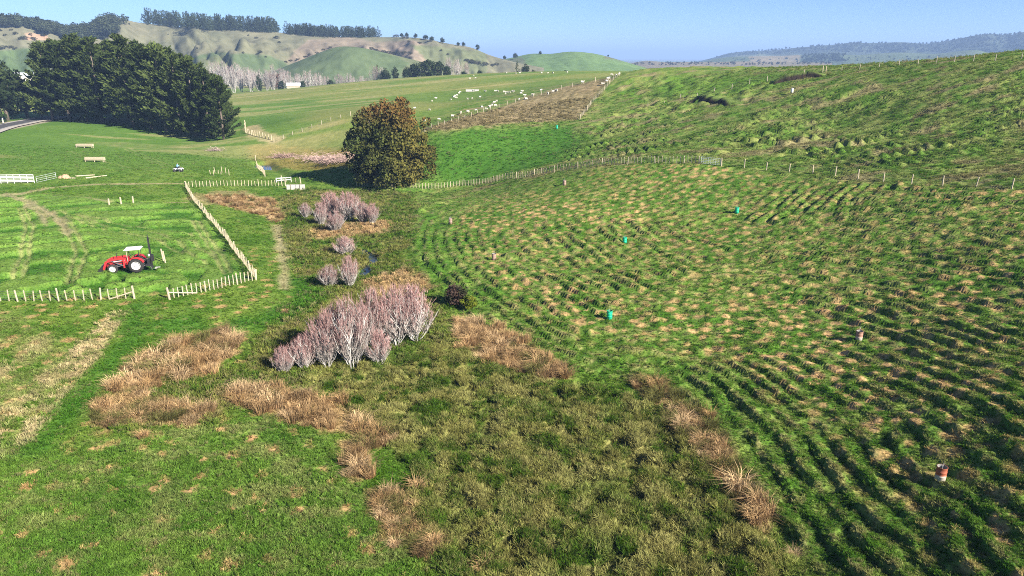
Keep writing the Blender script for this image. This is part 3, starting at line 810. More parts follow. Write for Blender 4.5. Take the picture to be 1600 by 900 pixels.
# turf everywhere near the drone
xs, yv = sample(170000, 22, 200, 1.2)
mz = zones(xs, yv); hh = H0(xs, yv); zz = hh + relief(xs, yv, mz, hh); sc = soil(xs, yv, mz); rr_ = np.hypot(xs, yv)
spm = soil(xs, yv, mz, True)
keep = (mz['stream'] < .6) & (mz['creek'] < .2) & (mz['verge'] < .3)
lp_ = np.mod(phase(xs, yv, polydist(FOOT, xs, yv, False)[0]), 1); lip_ = smooth(.06, .16, lp_) * (1 - smooth(.30, .5, lp_))
grow = .10 + .02 * np.maximum(mz['hill'], mz['upper']) + .12 * mz['rough'] - .03 * mz['tract'] + .025 * mz['field'] + .08 * mz['dry'] + .1 * mz['brown']
grow = grow * (.6 + .8 * rng.random(len(xs))) * (1 + rr_ / 220) * (1 - mz['hill'] * (.34 - .15 * lip_)) * (.75 + .6 * fbm(xs / 2.2, yv / 2.2, 77))
keep &= (rng.random(len(xs)) > .95 * spm)
keep &= (rng.random(len(xs)) > .85 * mz['ruts'])
keep &= (mz['marsh'] < .5) & (rng.random(len(xs)) > .75 * mz['track'])
tint = sc * (.85 + .85 * rng.random((len(xs), 1)))
dryb = (rng.random(len(xs)) < .05 + .07 * np.maximum(mz['hill'], mz['upper']) + .2 * mz['rough'])
tint = np.where(dryb[:, None], lerp(tint, C(.24, .20, .11), np.full(len(xs), .55)), tint)
half_ = rng.random(len(xs)) < .5
for q, kk in enumerate((keep & half_, keep & ~half_)):
    n = int(kk.sum()); wv = grow[kk] * (1.0 + .4 * rng.random(n))
    scatter('pasture_grass', np.stack([xs, yv, zz - .01], 1)[kk], rots(n), np.stack([wv, wv, grow[kk]], 1), tint[kk], TUFT[q], 'green pasture grass covering the fields and hillside')
# marsh growth
xs, yv = sample(130000, 24, 75, .9)
kk = (Z_marsh(xs, yv) > .35) & (fbm(xs / .75, yv / .75, 15, 3) > .30 + .08 * rng.random(len(xs))); xs, yv = xs[kk], yv[kk]
mz = zones(xs, yv); hh = H0(xs, yv); zz = hh + relief(xs, yv, mz, hh); sc = soil(xs, yv, mz); n = len(xs)
clump = fbm(xs / .75, yv / .75, 15, 3)
hgt = (.12 + .22 * smooth(.35, .7, clump)) * (.6 + .7 * rng.random(n)); wv = .30 + .25 * rng.random(n)
tint = sc * (.75 + 1.1 * rng.random((n, 1))); k2 = rng.random(n) < .10 + .45 * smooth(.52, .7, fbm(xs / .7, yv / .7, 88))
tint = np.where(k2[:, None], lerp(tint, C(.26, .25, .10), np.full(n, .5)), tint)
h2 = rng.random(n) < .5
for q, kk in enumerate((h2, ~h2)):
    scatter('marsh_growth', np.stack([xs, yv, zz - .02], 1)[kk], rots(int(kk.sum()), .3), np.stack([wv, wv, hgt], 1)[kk], tint[kk], REED[q], 'lumpy green and straw coloured marsh growth in the hollow')
# beds of dry sedge
def sedge_points(zone, spacing, seed):
    r = np.random.default_rng(seed); a = np.array(zone.P); x0, y0 = a.min(0); x1, y1 = a.max(0); out = []
    n = int((x1 - x0) * (y1 - y0) / spacing ** 2 * 4) + 10
    X = x0 + r.random(n) * (x1 - x0); Y = y0 + r.random(n) * (y1 - y0); k = (zone(X, Y) > .35) & (fbm(X / 1.3, Y / 1.3, 97) < .60)
    for x, y in zip(X[k], Y[k]):
        if all((x - a_) ** 2 + (y - b_) ** 2 > (spacing * .8) ** 2 for a_, b_ in out): out.append((x, y))
    return np.array(out) if out else np.zeros((0, 2))
SED_COL = [C(.48, .33, .17), C(.39, .26, .125), C(.57, .42, .24), C(.27, .185, .095)]
sizes = [1.15, .85, 1.15, .95, 1.05, .95, 1.0, .8, .6, .6, .7]
pts, rts, sls, tns = [], [], [], []
for i, z in enumerate(TAN):
    P_ = sedge_points(z, .74 * sizes[i] if i not in (7, 8, 9) else .9, 400 + i)
    if not len(P_): continue
    n = len(P_); s = sizes[i] * (.5 + .65 * rng.random(n))
    pts.append(np.stack([P_[:, 0], P_[:, 1], HF(P_[:, 0], P_[:, 1]) - .03], 1)); rts.append(rots(n, .12)); sls.append(np.stack([s * 1.05, s * 1.05, s * .95], 1))
    cc = np.array([SED_COL[j] for j in rng.integers(4, size=n)]); gsh = rng.random(n) < (.10, .4, .08, .2, .15, .35, .25, .15, .2, .4, .4)[i]
    tns.append(np.where(gsh[:, None], C(.15, .15, .05), cc) * (.8 + .4 * rng.random((n, 1))))
pts, rts, sls, tns = map(np.concatenate, (pts, rts, sls, tns)); h2 = rng.random(len(pts)) < .5
for q, kk in enumerate((h2, ~h2)):
    scatter('dry_sedge_bed', pts[kk], rts[kk], sls[kk], tns[kk], SEDGE[q], 'straw coloured dry sedge in beds along the marsh edges')
# tussocks that stand apart
M_sedge = leafy('sedge_straw', trans=.25)
SEDGE_ONE = []
for i in range(3):
    me = blades(340 + i, 280, 1.0, .24, .022, .55, .6, (1.25, 1.2, 1.15), (.5, .42, .38), subs=3, ofs=.30); c = np.zeros((len(me.vertices), 4), np.float32)
    me.attributes['leaf'].data.foreach_get('color', c.ravel()) if False else None
    buf = np.empty(len(me.vertices) * 4, np.float32); me.attributes['leaf'].data.foreach_get('color', buf); buf = buf.reshape(-1, 4); buf[:, :3] *= SED_COL[i]
    me.attributes['leaf'].data.foreach_set('color', buf.ravel()); me.materials.clear(); me.materials.append(M_sedge); SEDGE_ONE.append(me)
TUSSOCKS = [
 (222,684,.75,'small straw tussock alone at the top edge of the spotted field'),
 (600,690,1.25,'large straw tussock at the end of the curved sedge bed'),
 (562,738,1.15,'leaning straw tussock on the field edge below the sedge bed'),
 (655,765,.95,'pale tussock low in the marsh beside the field corner'),
 (612,828,.6,'small pinkish tussock on the field edge, upper of two'),
 (618,855,.6,'small pinkish tussock on the field edge, lower of two'),
 (675,856,.85,'brown tussock between the marsh and the field near the bottom edge'),
 (1018,608,1.25,'dense brown tussock at the top corner of the marsh under the ridges'),
 (1155,770,1.3,'dark brown tussock at the marsh edge, upper of the pair'),
 (1188,822,1.1,'straw tussock at the marsh edge, lower of the pair'),
 (885,590,1.0,'straw tussock at the lower end of the bed above the marsh'),
 (1240,870,.55,'pale flopped tussock in the bottom corner of the marsh'),
 (758,890,.8,'brown tussock at the bottom edge of the marsh'),
 (1110,655,.8,'small straw tussock midway along the marsh and ridge border'),
 (375,530,.8,'round straw tussock just above the big sedge bed'),
 (445,490,.6,'small straw tussock near the curved grass lane'),
]
for i, (u, v, s, lab) in enumerate(TUSSOCKS):
    p = at(u, v); p[2] = gz(p) - .04
    o = new_obj('sedge_tussock', SEDGE_ONE[i % 3]); o.location = p; o.scale = (s, s, s * .95); o.rotation_euler = (0, 0, rng.random() * 6.28); tag(o, lab, 'tussock', 'single dry tussocks round the marsh')

# ================================================================ leafless willows in the wet hollow
BW = 'leafless willows in the wet hollow'
WIL = [
 (445,583,540,28,'short pinkish leafless willow at the low end of the large thicket'),
 (477,577,521,36,'pale leafless willow second from the low end of the large thicket'),
 (512,574,489,50,'tall leafless willow with whitish stems third from the low end of thicket'),
 (550,572,463,58,'tallest leafless willow in the front row of the large thicket'),
 (594,571,519,38,'small white stemmed leafless willow standing in front of the large thicket'),
 (530,556,474,46,'leafless willow half hidden between the tall front row willows'),
 (584,544,456,52,'pink tipped leafless willow behind the small white stemmed one'),
 (620,540,447,54,'broad leafless willow in the back row of the large thicket'),
 (648,534,449,56,'rounded leafless willow at the hillside end of the large thicket'),
 (478,342,317,16,'lone thin leafless willow just off the far thicket'),
 (502,352,316,20,'slim leafless willow at the near edge of the far thicket'),
 (525,363,330,28,'lowest leafless willow at the front of the far thicket'),
 (519,342,299,34,'tall leafless willow at the back of the far thicket'),
 (545,346,298,36,'tallest rounded leafless willow of the far thicket'),
 (568,350,316,22,'pale leafless willow beside the rounded one in far thicket'),
 (583,351,318,20,'outermost leafless willow on the hill side of the far thicket'),
 (540,398,369,32,'single small leafless willow between the two thickets above the stream'),
 (516,450,413,28,'leaning pinkish leafless willow, one of a pair by the stream'),
 (547,450,402,28,'upright leafless willow of the pair beside the stream bend'),
]
for i, (u, v, vt, w, lab) in enumerate(WIL):
    p = at(u, v); k = px_m(p); dep = math.radians(18.1) + math.atan((v - 450) / FPX)
    h = (v - vt) / k / math.cos(dep) * 1.0; p[2] = gz(p) - .03
    plant('leafless_willow', WILLOWS[i % 4], ('stems', 'twigs'), p, h, (w / k / h) / .44, None, lab, 'willow', BW)

# ================================================================ pine stand
PIN = [  # pixel of foot, top row, label
 (78,189,66,'outermost pine at the road end of the big stand'),(104,190,60,'second pine from the road end of the big stand'),(130,191,58,'tall pine third from the road end of the stand'),
 (155,193,58,'dark pine in the road half of the stand, fourth along'),(203,199,60,'pine just past the dark cleft of the stand'),
 (232,203,66,'bright green pine in the middle of the stand front'),(256,207,70,'pine past the middle of the stand front'),(280,211,80,'stepped down pine towards the creek end of stand'),
 (303,215,92,'third pine from the creek end of the stand'),(325,218,106,'second pine from the creek end of the stand'),(346,220,122,'last low pine at the creek end of the stand'),
]
for i, (u, v, vt, lab) in enumerate(PIN):
    p = at(u, v); h = (v - vt) / px_m(p) * (.96, .92, .98, .94, .99, .92)[i % 6]
    plant('pine_tree', PINES[i % 4], ('crown', 'trunk'), p + C(0, 2, 0), h, 1.28, None, lab, 'pine', 'pines of the dark stand')
for i, (u, v, vt) in enumerate([(92,184,60),(118,184,57),(145,185,56),(170,186,61),(192,188,63),(222,190,62),(246,194,66),(268,198,72),(292,203,82),(314,208,96),(335,212,112)]):
    p = at(u, v); h = (v - vt) / px_m(p) * .93
    plant('pine_tree', PINES[(i + 2) % 4], ('crown', 'trunk'), p + C(0, 4, 0), h, 1.28, None, 'pine in the hidden back row of the big dark stand', 'pine', 'back row pines of the dark stand')

# roadside evergreens by the edge of the picture
for i, (u, d, hpx, w, lab) in enumerate([(-22,300,112,1.1,'large dark evergreen by the road, cut by the picture edge'),(12,320,92,1.0,'dark evergreen behind the power pole beside the road'),(44,335,70,1.1,'lower dark evergreen closing the gap before the pine stand'),(66,330,62,.9,'shaded evergreen touching the pine stand by the road')]):
    p = foot(u, 185, d); h = hpx / px_m(p)
    plant('evergreen_tree', EVERG[i % 3], ('crown', 'trunk'), p, h, w, None, lab, 'tree', 'dark roadside evergreens')
p = at(19, 186); plant('small_tree', EVERG[1], ('crown', 'trunk'), p, 24 / px_m(p), 1.1, None, 'small light green tree beside the power pole', 'tree')

# ================================================================ the big tree by the creek
BIGL = [(-.34,-.05,.62,.17),(-.22,-.1,.74,.15),(-.08,0,.84,.15),(.08,-.05,.88,.14),(.2,-.08,.78,.16),(.32,-.05,.64,.17),(.40,-.06,.48,.15),(.43,0,.33,.14),(.38,-.1,.20,.14),(-.42,0,.52,.12),(-.40,-.08,.36,.13),(-.36,-.1,.18,.14),(-.2,-.25,.55,.17),(0,-.3,.62,.18),(.18,-.28,.5,.18),(.3,-.22,.34,.16),(-.12,-.32,.32,.17),(.08,-.36,.38,.16),(-.25,-.25,.14,.15),(.0,-.36,.16,.16),(.22,-.3,.15,.16),(0,.25,.7,.2),(-.25,.2,.5,.2),(.25,.2,.5,.2),(0,.3,.3,.2),(.28,.2,.2,.18),(-.28,.2,.2,.18),(.0,0,.5,.25),(.12,-.2,.72,.14),(-.12,-.2,.74,.13),(-.3,-.2,.42,.13),(.1,-.15,.28,.2)]
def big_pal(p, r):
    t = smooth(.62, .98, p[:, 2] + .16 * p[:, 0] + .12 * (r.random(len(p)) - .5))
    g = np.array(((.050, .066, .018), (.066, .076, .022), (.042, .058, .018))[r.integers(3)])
    y = np.array((.135, .115, .028)); b = lerp(g, y, np.clip(smooth(-.15, .4, p[:, 0]) * .65 * (r.random(len(p)) + .3), 0, 1))  # sunlit look of the right side painted into the leaf colour as gold
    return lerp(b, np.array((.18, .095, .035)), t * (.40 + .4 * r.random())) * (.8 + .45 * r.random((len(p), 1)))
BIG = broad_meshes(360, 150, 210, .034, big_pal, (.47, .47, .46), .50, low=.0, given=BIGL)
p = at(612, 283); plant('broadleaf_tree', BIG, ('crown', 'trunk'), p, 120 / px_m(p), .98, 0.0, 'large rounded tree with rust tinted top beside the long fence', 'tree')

# bushes at the foot of the hillside
DKB = broad_meshes(371, 30, 120, .07, pal((.06, .045, .035), (.075, .05, .04), (.045, .05, .025)), (.5, .5, .42), .42)
YLB = broad_meshes(372, 26, 110, .08, pal((.14, .17, .02), (.18, .19, .03), (.09, .13, .02)), (.55, .55, .42), .40)
p = at(714, 476); p[2] = gz(p); plant('dark_bush', DKB, ('crown', 'trunk'), p, 2.5, 1.1, 0, 'dark reddish brown bush at the foot of the hillside', 'bush')
p = at(731, 484); p[2] = gz(p); plant('gorse_bush', YLB, ('crown', 'trunk'), p, 1.5, 1.2, 0, 'yellow green gorse bush against the dark brown bush', 'bush')

# ================================================================ trees of the far valley
def far_tree(name, meshes, parts, u, v, hpx, w, lab, cat, group, dist=None, hill_=None):
    p = on_hill(hill_, u, v) if hill_ else foot(u, v, dist)
    return plant(name, meshes, parts, p - C(0, 0, .3), hpx / px_m(p), w, None, lab, cat, group)
ST, CT = ('stems', 'twigs'), ('crown', 'trunk')
PN = ['nearest the pines in the front row', 'second along the front row', 'third along the front row', 'fourth along the front row', 'fifth along the front row', 'tall one sixth along the front row', 'last of the front row by the shed', 'behind the second front one', 'highest, against the pine tops', 'behind the third front one']
G1 = 'leafless trees along the far valley road'
for i, (u, v, h, w, d) in enumerate([(366,145,40,.9,520),(378,143,34,1,540),(392,143,36,1,530),(404,142,30,1,545),(418,142,34,1,540),(428,142,42,.9,520),(441,140,30,1,545),(373,126,40,1.1,600),(350,128,44,1.1,600),(395,128,30,1.1,620)]):
    far_tree('leafless_poplar', POPLAR[i % 3], ST, u, v, h, w, f'pale leafless poplar beyond the pine stand, {PN[i]}', 'poplar', G1, d)
for u, v, h, w, d, lab in [(432,128,26,1,590,'round rust brown tree beside the white shed roof'),]:
    far_tree('rust_tree', RUST[0], CT, u, v, h, w, lab, 'tree', None, d)
for u, v, h, w, d, lab in [(448,124,28,1,610,'purple grey leafless willow above the white shed'),(482,133,32,1.15,540,'broad purple leafless willow just past the white shed'),(497,132,28,1.1,545,'second purple leafless willow past the white shed'),(465,118,22,1,620,'pale leafless willow behind the white shed'),(530,120,26,1.0,560,'pale pink leafless willow above the sheep paddock brow'),(545,118,26,1.0,560,'taller pale pink leafless willow above the paddock brow'),(586,124,30,.8,470,'pale leafless willow where the brow trees begin'),(597,123,27,.8,470,'pale leafless willow next to the brow conifers'),(715,122,30,.75,450,'white stemmed leafless willow at the end of brow shelterbelt'),(702,123,34,.6,450,'tall white stemmed leafless poplar at the end of the brow shelterbelt'),(728,120,26,.7,455,'last leafless willow of the brow shelterbelt'),(552,120,20,1.0,545,'low pale leafless willow past the pink pair on the brow'),(565,121,22,.9,540,'pale leafless willow midway along the paddock brow'),(575,122,18,1.1,520,'grey leafless willow midway along the paddock brow'),(510,126,22,1.1,560,'grey leafless willow beside the round dark evergreen'),(440,122,30,1.0,640,'tall pinkish leafless willow behind the rust tree'),(420,120,26,1.1,650,'pinkish leafless willow on the slope behind the poplars'),(335,118,40,1.1,640,'pinkish leafless willow showing past the pine stand'),(360,116,34,1.2,660,'broad pinkish leafless willow on the slope past the pines'),(385,118,30,1.2,660,'grey pink leafless willow on the slope behind the poplar row'),(403,120,26,1.2,660,'low grey pink leafless willow behind the poplar row'),(22,128,38,1.1,480,'pale leafless willow behind the power pole'),(40,135,30,1.1,470,'pale leafless willow below the long barn'),(763,118,8,1.2,440,'tiny pinkish leafless bush on the paddock brow')]:
    far_tree('leafless_willow', WILLOW_FAR[int(u) % 2], ST, u, v, h, w, lab, 'willow', 'leafless willows of the far valley', d)
for u, v, h, w, d, k, lab in [(406,140,28,.6,525,'c','thin dark conifer among the pale poplars'),(440,139,18,.8,520,'e','dark evergreen at the shed end of the poplar row'),(516,125,17,1.1,520,'e','single round dark evergreen on the valley floor'),(505,106,12,.8,640,'c','small dark block of trees on the green knoll foot'),(472,132,16,.9,500,'e','dark evergreen tucked below the purple willow'),
    (590,123,32,.8,480,'p','spiky dark pine at the start of the brow trees'),(603,123,25,.9,465,'e','dark evergreen beside the spiky pine'),(618,124,24,.9,455,'c','narrow dark conifer in the gap of the brow trees'),(637,124,22,1,450,'e','first dense conifer of the brow shelterbelt'),(648,124,26,1,450,'e','second dense conifer of the brow shelterbelt'),(660,124,29,1,448,'e','third and widest conifer of the brow shelterbelt'),(672,123,31,1,448,'e','fourth conifer of the brow shelterbelt, tallest'),(684,123,28,1,448,'e','fifth conifer of the brow shelterbelt'),(698,123,20,1,446,'e','low dark evergreen under the white stems of the brow'),(725,119,10,1.3,440,'e','low dark bush ending the brow shelterbelt'),(750,116,12,1,450,'e','small dark evergreen standing alone on the brow'),
    (808,114,26,.7,460,'p','tall dark pine beyond the paddock brow'),(821,114,24,.8,465,'e','rounded dark pine beside the tall one beyond the brow'),(834,112,16,.8,470,'e','small dark evergreen past the pine pair beyond the brow'),(855,112,14,1.3,520,'e','dark evergreen clump under the green ridge'),(872,112,15,1.1,520,'e','wider dark evergreen clump under the green ridge'),(893,112,15,1,520,'e','third dark evergreen under the green ridge'),(907,112,11,1,520,'e','low dark evergreen beside a lone tree under ridge'),(928,111,16,.7,500,'p','lone tall tree under the end of the green ridge'),(975,109,9,1.5,480,'e','dark evergreen at the gap behind the paddock corner'),(997,109,9,1.6,480,'e','dark clump at the gap behind the hillside crest'),(1012,108,8,1.8,480,'e','low dark clump right behind the hillside crest'),(884,114,6,1.6,420,'e','low grey bush on the far paddock edge')]:
    far_tree('dark_conifer' if k != 'e' else 'dark_evergreen', {'e': EVERG, 'c': CYPR, 'p': FARPINE}[k][int(u) % 2], CT, u, v, h, w, lab, 'tree', 'dark trees of the far valley', d)
for u, v, h, w, lab in [(628,58,7,1.2,'round dark tree on the brown skyline, first past the plantation'),(637,58,8,1,'dark tree on the brown skyline, second past the plantation'),(650,60,9,1,'bushy dark tree on the brown skyline'),(664,62,8,1.6,'low wide tree on the brown skyline'),(676,65,9,1.2,'tree on the skyline where the brown hill drops'),(691,68,10,1,'upright tree on the descending brown skyline'),(716,72,7,1.1,'small tree on the lower brown skyline'),(724,73,8,1,'tree beside the small one on the lower skyline'),(747,78,9,1.1,'last large round tree on the descending skyline'),(790,92,7,1.1,'small skyline tree at the saddle'),(186,29,4,1,'tiny lone tree on the bald hilltop'),(173,29,8,.8,'lone tree at the edge of the hilltop bush')]:
    far_tree('skyline_tree', EVERG[int(u) % 3], CT, u, v, h, w, lab, 'tree', 'single trees on the skyline', hill_='brown_hill')
for u, v, h, w, lab in [(844,86,7,1,'lone tree on the crest of the green ridge'),(805,92,10,1.1,'dark tree at the start of the green ridge'),(950,88,4,1,'tiny tree near the end of the green ridge crest')]:
    far_tree('skyline_tree', EVERG[int(u) % 3], CT, u, v, h, w, lab, 'tree', 'single trees on the skyline', hill_='green_ridge')
SH = 'dark scrub bushes dotted over the brown hill'
for u, v, h, w in [(2,48,4,1.5),(17,48,4,1.3),(26,54,5,1.8),(9,55,4,1.5),(48,56,5,1.3),(60,51,4,1.1),(68,57,6,1.6),(38,62,7,2.2),(52,62,6,1.8),(5,76,8,1.2),(15,76,6,2.),(25,76,5,1.6),(202,38,3,1.3),(262,54,2,1.5),(308,76,3,1.3),(380,84,4,1.2),(399,60,4,2.),(430,61,6,1.8),(436,67,4,1.5),(408,82,4,2.2),(390,56,3,1.2),(416,90,3,1.3),(620,55,5,2.2),(633,60,6,2.),(640,66,4,2.),(690,80,4,1.2),(655,68,4,2.4),(700,86,4,1.3),(728,96,5,2.),(736,98,7,2.),(745,100,7,2.),(758,102,6,2.),(770,104,5,1.8),(775,102,6,1.4)]:
    far_tree('scrub_bush', BUSH[int(u) % 2], CT, u, v, h, w * .8, 'dark scrub bush on the brown hill grazing', 'bush', SH, hill_='brown_hill')
for q, (P_, hh_) in enumerate([([(445,97),(455,94),(465,92),(475,89),(485,86),(495,83),(505,78),(515,74)], 4), ([(580,77),(586,80),(592,82),(600,83),(608,84),(616,85),(624,84),(632,84),(640,84)], 6)]):
    for u, v in P_:
        far_tree('scrub_bush', BUSH[int(u) % 2], CT, u, v + 1, hh_, 1.3, ('dark bush in the line along the top of the green knoll field', 'dark bush in the line at the foot of the pink slope')[q], 'bush', ('bush line above the knoll field', 'bush line under the pink slope')[q], hill_='brown_hill')

# woods on the hilltops: masses, not single trees
def wood(name, hill_, polys, per, hpx, src, label, seed, rgb):
    r = np.random.default_rng(seed); H_ = HILLS[hill_]; P, S = [], []
    for P_, n, hp in polys:
        a = np.array(P_); u = a[:, 0].min() + r.random(n * 3) * np.ptp(a[:, 0]); v = a[:, 1].min() + r.random(n * 3) * np.ptp(a[:, 1])
        d, ins = polydist(P_, u, v, True); k = 0
        for uu, vv in zip(u[ins][:n], v[ins][:n]):
            q = on_hill(hill_, uu, vv); q = q + np.array((r.normal() * 5, abs(r.normal()) * 14 if 'pine' in name else r.normal() * 6, -1.0)); P.append(q); S.append(hp * (.75 + .5 * r.random()) / px_m(q))
    P = np.array(P); S = np.array(S); n = len(P)
    t = np.array(rgb) * (.7 + .6 * r.random((n, 1)))
    return scatter(name, P, np.stack([np.zeros(n), np.zeros(n), r.random(n) * 6.28], 1), np.stack([S * 1.1, S * 1.1, S], 1), t, src, label)
M_far = leafy('far_foliage', trans=.1, instancer=True)
def far_src(seed, pine):
    cr, tr = (pine_meshes(seed, lod=.32) if pine else broad_meshes(seed, 12, 26, .15, pal((.8, .8, .8), (1, 1, 1), (1.2, 1.2, 1.2)), (.42, .42, .42), .5))
    if pine:
        buf = np.empty(len(cr.vertices) * 4, np.float32); cr.attributes['leaf'].data.foreach_get('color', buf); buf = buf.reshape(-1, 4); buf[:, :3] /= np.array((.040, .058, .018)); cr.attributes['leaf'].data.foreach_set('color', buf.ravel())
    cr.materials.clear(); cr.materials.append(M_far); return src_obj(cr, 'far_tree')
FP, FB = far_src(381, True), far_src(382, False)
wood('hilltop_bush', 'brown_hill', [([(-250,46),(-60,34),(0,33),(60,41),(110,51),(150,45),(176,31),(176,52),(150,62),(120,60),(80,52),(40,44),(0,36),(-250,55)], 1100, 13)], 0, 0, FB, 'dark bush covering the end of the hilltop', 501, (.040, .050, .026))
wood('pine_plantation', 'brown_hill', [([(218,36),(300,44),(428,50),(428,53),(300,47),(230,40)], 620, 21), ([(450,52),(520,58),(586,58),(586,60),(500,59),(450,55)], 380, 16)], 0, 0, FP, 'dark pine plantation along the skyline of the brown hill', 502, (.030, .042, .020))
wood('forest', 'forested_range', [([(1110,91),(1165,80),(1250,74),(1330,67),(1450,68),(1545,53),(1600,50),(1740,44),(1740,90),(1500,82),(1300,82),(1200,84)], 1500, 3.2)], 0, 0, FB, 'dark bluish forest covering the distant range', 503, (.035, .050, .030))
wood('tree_belt', 'low_rise', [([(990,98),(1300,97),(1300,101),(990,102)], 150, 3.0)], 0, 0, FB, 'thin dark tree belts across the distant plain', 504, (.045, .045, .030))
wood('foothill_trees', 'foothill', [([(1255,86),(1320,84),(1320,96),(1250,98)], 160, 3.5), ([(1120,92),(1700,84),(1700,92),(1120,97)], 90, 3)], 0, 0, FB, 'dark trees scattered over the distant foothills', 505, (.035, .048, .028))

# ================================================================ materials of built things
M_wood = plain('pale_timber', (.40, .34, .235), .85, var=.32, scale=9)
M_woodo = plain('weathered_timber', (.36, .31, .24), .9, var=.25, scale=7)
M_wire = plain('fence_wire', (.35, .35, .35), .5, .7, var=.1)
M_galv = plain('galvanised_steel', (.60, .62, .64), .5, .25, var=.12, scale=4)
M_conc = plain('concrete', (.40, .385, .355), .9, var=.15, scale=3)
M_red = plain('red_paint', (.44, .022, .024), .5, var=.25, scale=3, spec=.5)
M_redd = plain('dark_red_paint', (.22, .012, .016), .45, var=.15)
M_white = plain('white_paint', (.62, .61, .585), .6, var=.12, scale=3)
M_black = plain('black_steel', (.018, .018, .02), .55, var=.3)
M_rubber = plain('tyre_rubber', (.022, .021, .02), .9, var=.3, scale=10)
M_grey = plain('engine_grey', (.12, .12, .125), .6, .3, var=.25)
M_glass = plain('lamp_glass', (.7, .7, .65), .15, var=.05)
M_greenp = plain('green_plastic', (.012, .36, .20), .4, var=.12, scale=4)
M_blackp = plain('drum_inside', (.03, .03, .03), .8, var=.3)
M_wool = plain('wool', (.44, .415, .355), .95, var=.14, scale=8, bump=.4)
M_skinf = plain('sheep_face', (.45, .40, .34), .9, var=.1)
M_blue = plain('light_blue_cloth', (.22, .42, .60), .85, var=.15, scale=10)
M_dark = plain('dark_cloth', (.02, .022, .028), .9, var=.2)
M_skin = plain('skin', (.45, .27, .19), .6, var=.08)
M_asph = plain('asphalt', (.055, .055, .058), .85, var=.2, scale=2, bump=.3)
M_line = plain('road_paint', (.75, .75, .73), .7, var=.08)
M_clay = plain('bare_clay', (.36, .24, .15), .95, var=.25, scale=1.2, bump=.6)
M_roofw = plain('white_roofing', (.80, .80, .80), .35, .1, var=.04, scale=.5)
M_cream = plain('weatherboard', (.60, .56, .48), .8, var=.08, scale=1)

def rust_mat(name, top, bottom):
    k = NT(name); tc = k.n('ShaderNodeTexCoord'); sp = k.n('ShaderNodeSeparateXYZ'); k.l(tc.outputs['Object'], sp.inputs[0])
    ad = k.n('ShaderNodeMath', operation='MULTIPLY_ADD'); k.l(k.noise(5, 4), ad.inputs[0]); ad.inputs[1].default_value = .35; k.l(sp.outputs['Z'], ad.inputs[2])
    c = k.ramp(ad.outputs[0], [(.46, bottom), (.52, tuple(.5 * np.array(top) + .5 * np.array(bottom))), (.60, top), (.95, tuple(np.array(top) * .75))])
    k.l(c, k.b.inputs['Base Color']); k.b.inputs['Roughness'].default_value = .7; return k.m

# ================================================================ water
def ribbon(name, line, w, z_off, mat):
    L = np.array(line); s = np.linspace(0, len(L) - 1, 60); P = np.stack([np.interp(s, np.arange(len(L)), L[:, q]) for q in (0, 1)], 1)
    d = np.gradient(P, axis=0); d /= np.linalg.norm(d, axis=1, keepdims=True); nn = np.stack([-d[:, 1], d[:, 0]], 1)
    ww = w * (.8 + .4 * vn(s * 1.3, s * 0, 5))[:, None]
    z = H0(P[:, 0], P[:, 1]) + z_off; z = np.minimum.accumulate(np.minimum(z, z.mean() + .05))
    V = np.concatenate([np.c_[P - nn * ww, z], np.c_[P + nn * ww, z]]); n = len(P)
    F = np.array([(i, i + 1, n + i + 1, n + i) for i in range(n - 1)])
    o = new_obj(name, np_mesh(name, V, F, True), mat); o['kind'] = 'structure'; return o
k = NT('stream_water'); k.b.inputs['Base Color'].default_value = (.03, .045, .06, 1); k.b.inputs['Roughness'].default_value = .06; k.b.inputs['IOR'].default_value = 1.33
bp = k.n('ShaderNodeBump'); bp.inputs['Strength'].default_value = .12; bp.inputs['Distance'].default_value = .05; k.l(k.noise(3, 3), bp.inputs['Height']); k.l(bp.outputs[0], k.b.inputs['Normal'])
M_water = k.m
ribbon('stream_water', STREAM, .75, -.36, M_water)
ribbon('creek_water', CREEK, 2.2, -.75, M_water)

# ================================================================ road at the edge of the stand
rd = [at(-90, 236), at(-40, 212), at(0, 199), at(40, 191), at(70, 186), foot(95, 180, 330)]
def road(name, dz, off, w, mat, kind='structure', parent=None):
    P = np.array(rd)[:, :2]; s = np.linspace(0, len(P) - 1, 80); Q = np.stack([np.interp(s, np.arange(len(P)), P[:, q]) for q in (0, 1)], 1)
    d = np.gradient(Q, axis=0); d /= np.linalg.norm(d, axis=1, keepdims=True); nn = np.stack([-d[:, 1], d[:, 0]], 1)
    c = Q + nn * off; z = HF(Q[:, 0], Q[:, 1]); z = np.convolve(np.pad(z, 6, 'edge'), np.ones(13) / 13, 'valid') + .22 + dz
    n = len(Q); V = np.concatenate([np.c_[c - nn * w, z], np.c_[c + nn * w, z]])
    o = new_obj(name, np_mesh(name, V, np.array([(i, n + i, n + i + 1, i + 1) for i in range(n - 1)])), mat, parent)
    if parent is None: o['kind'] = kind
    return o
r0 = road('road_shoulder', 0, 0, 5.2, M_clay if False else plain('gravel', (.34, .31, .27), .95, var=.2, scale=2, bump=.5)); r1 = road('road', .012, .4, 3.4, M_asph); road('edge_line', .018, -2.7, .07, M_line, parent=r1); road('edge_line', .018, 3.5, .07, M_line, parent=r1)

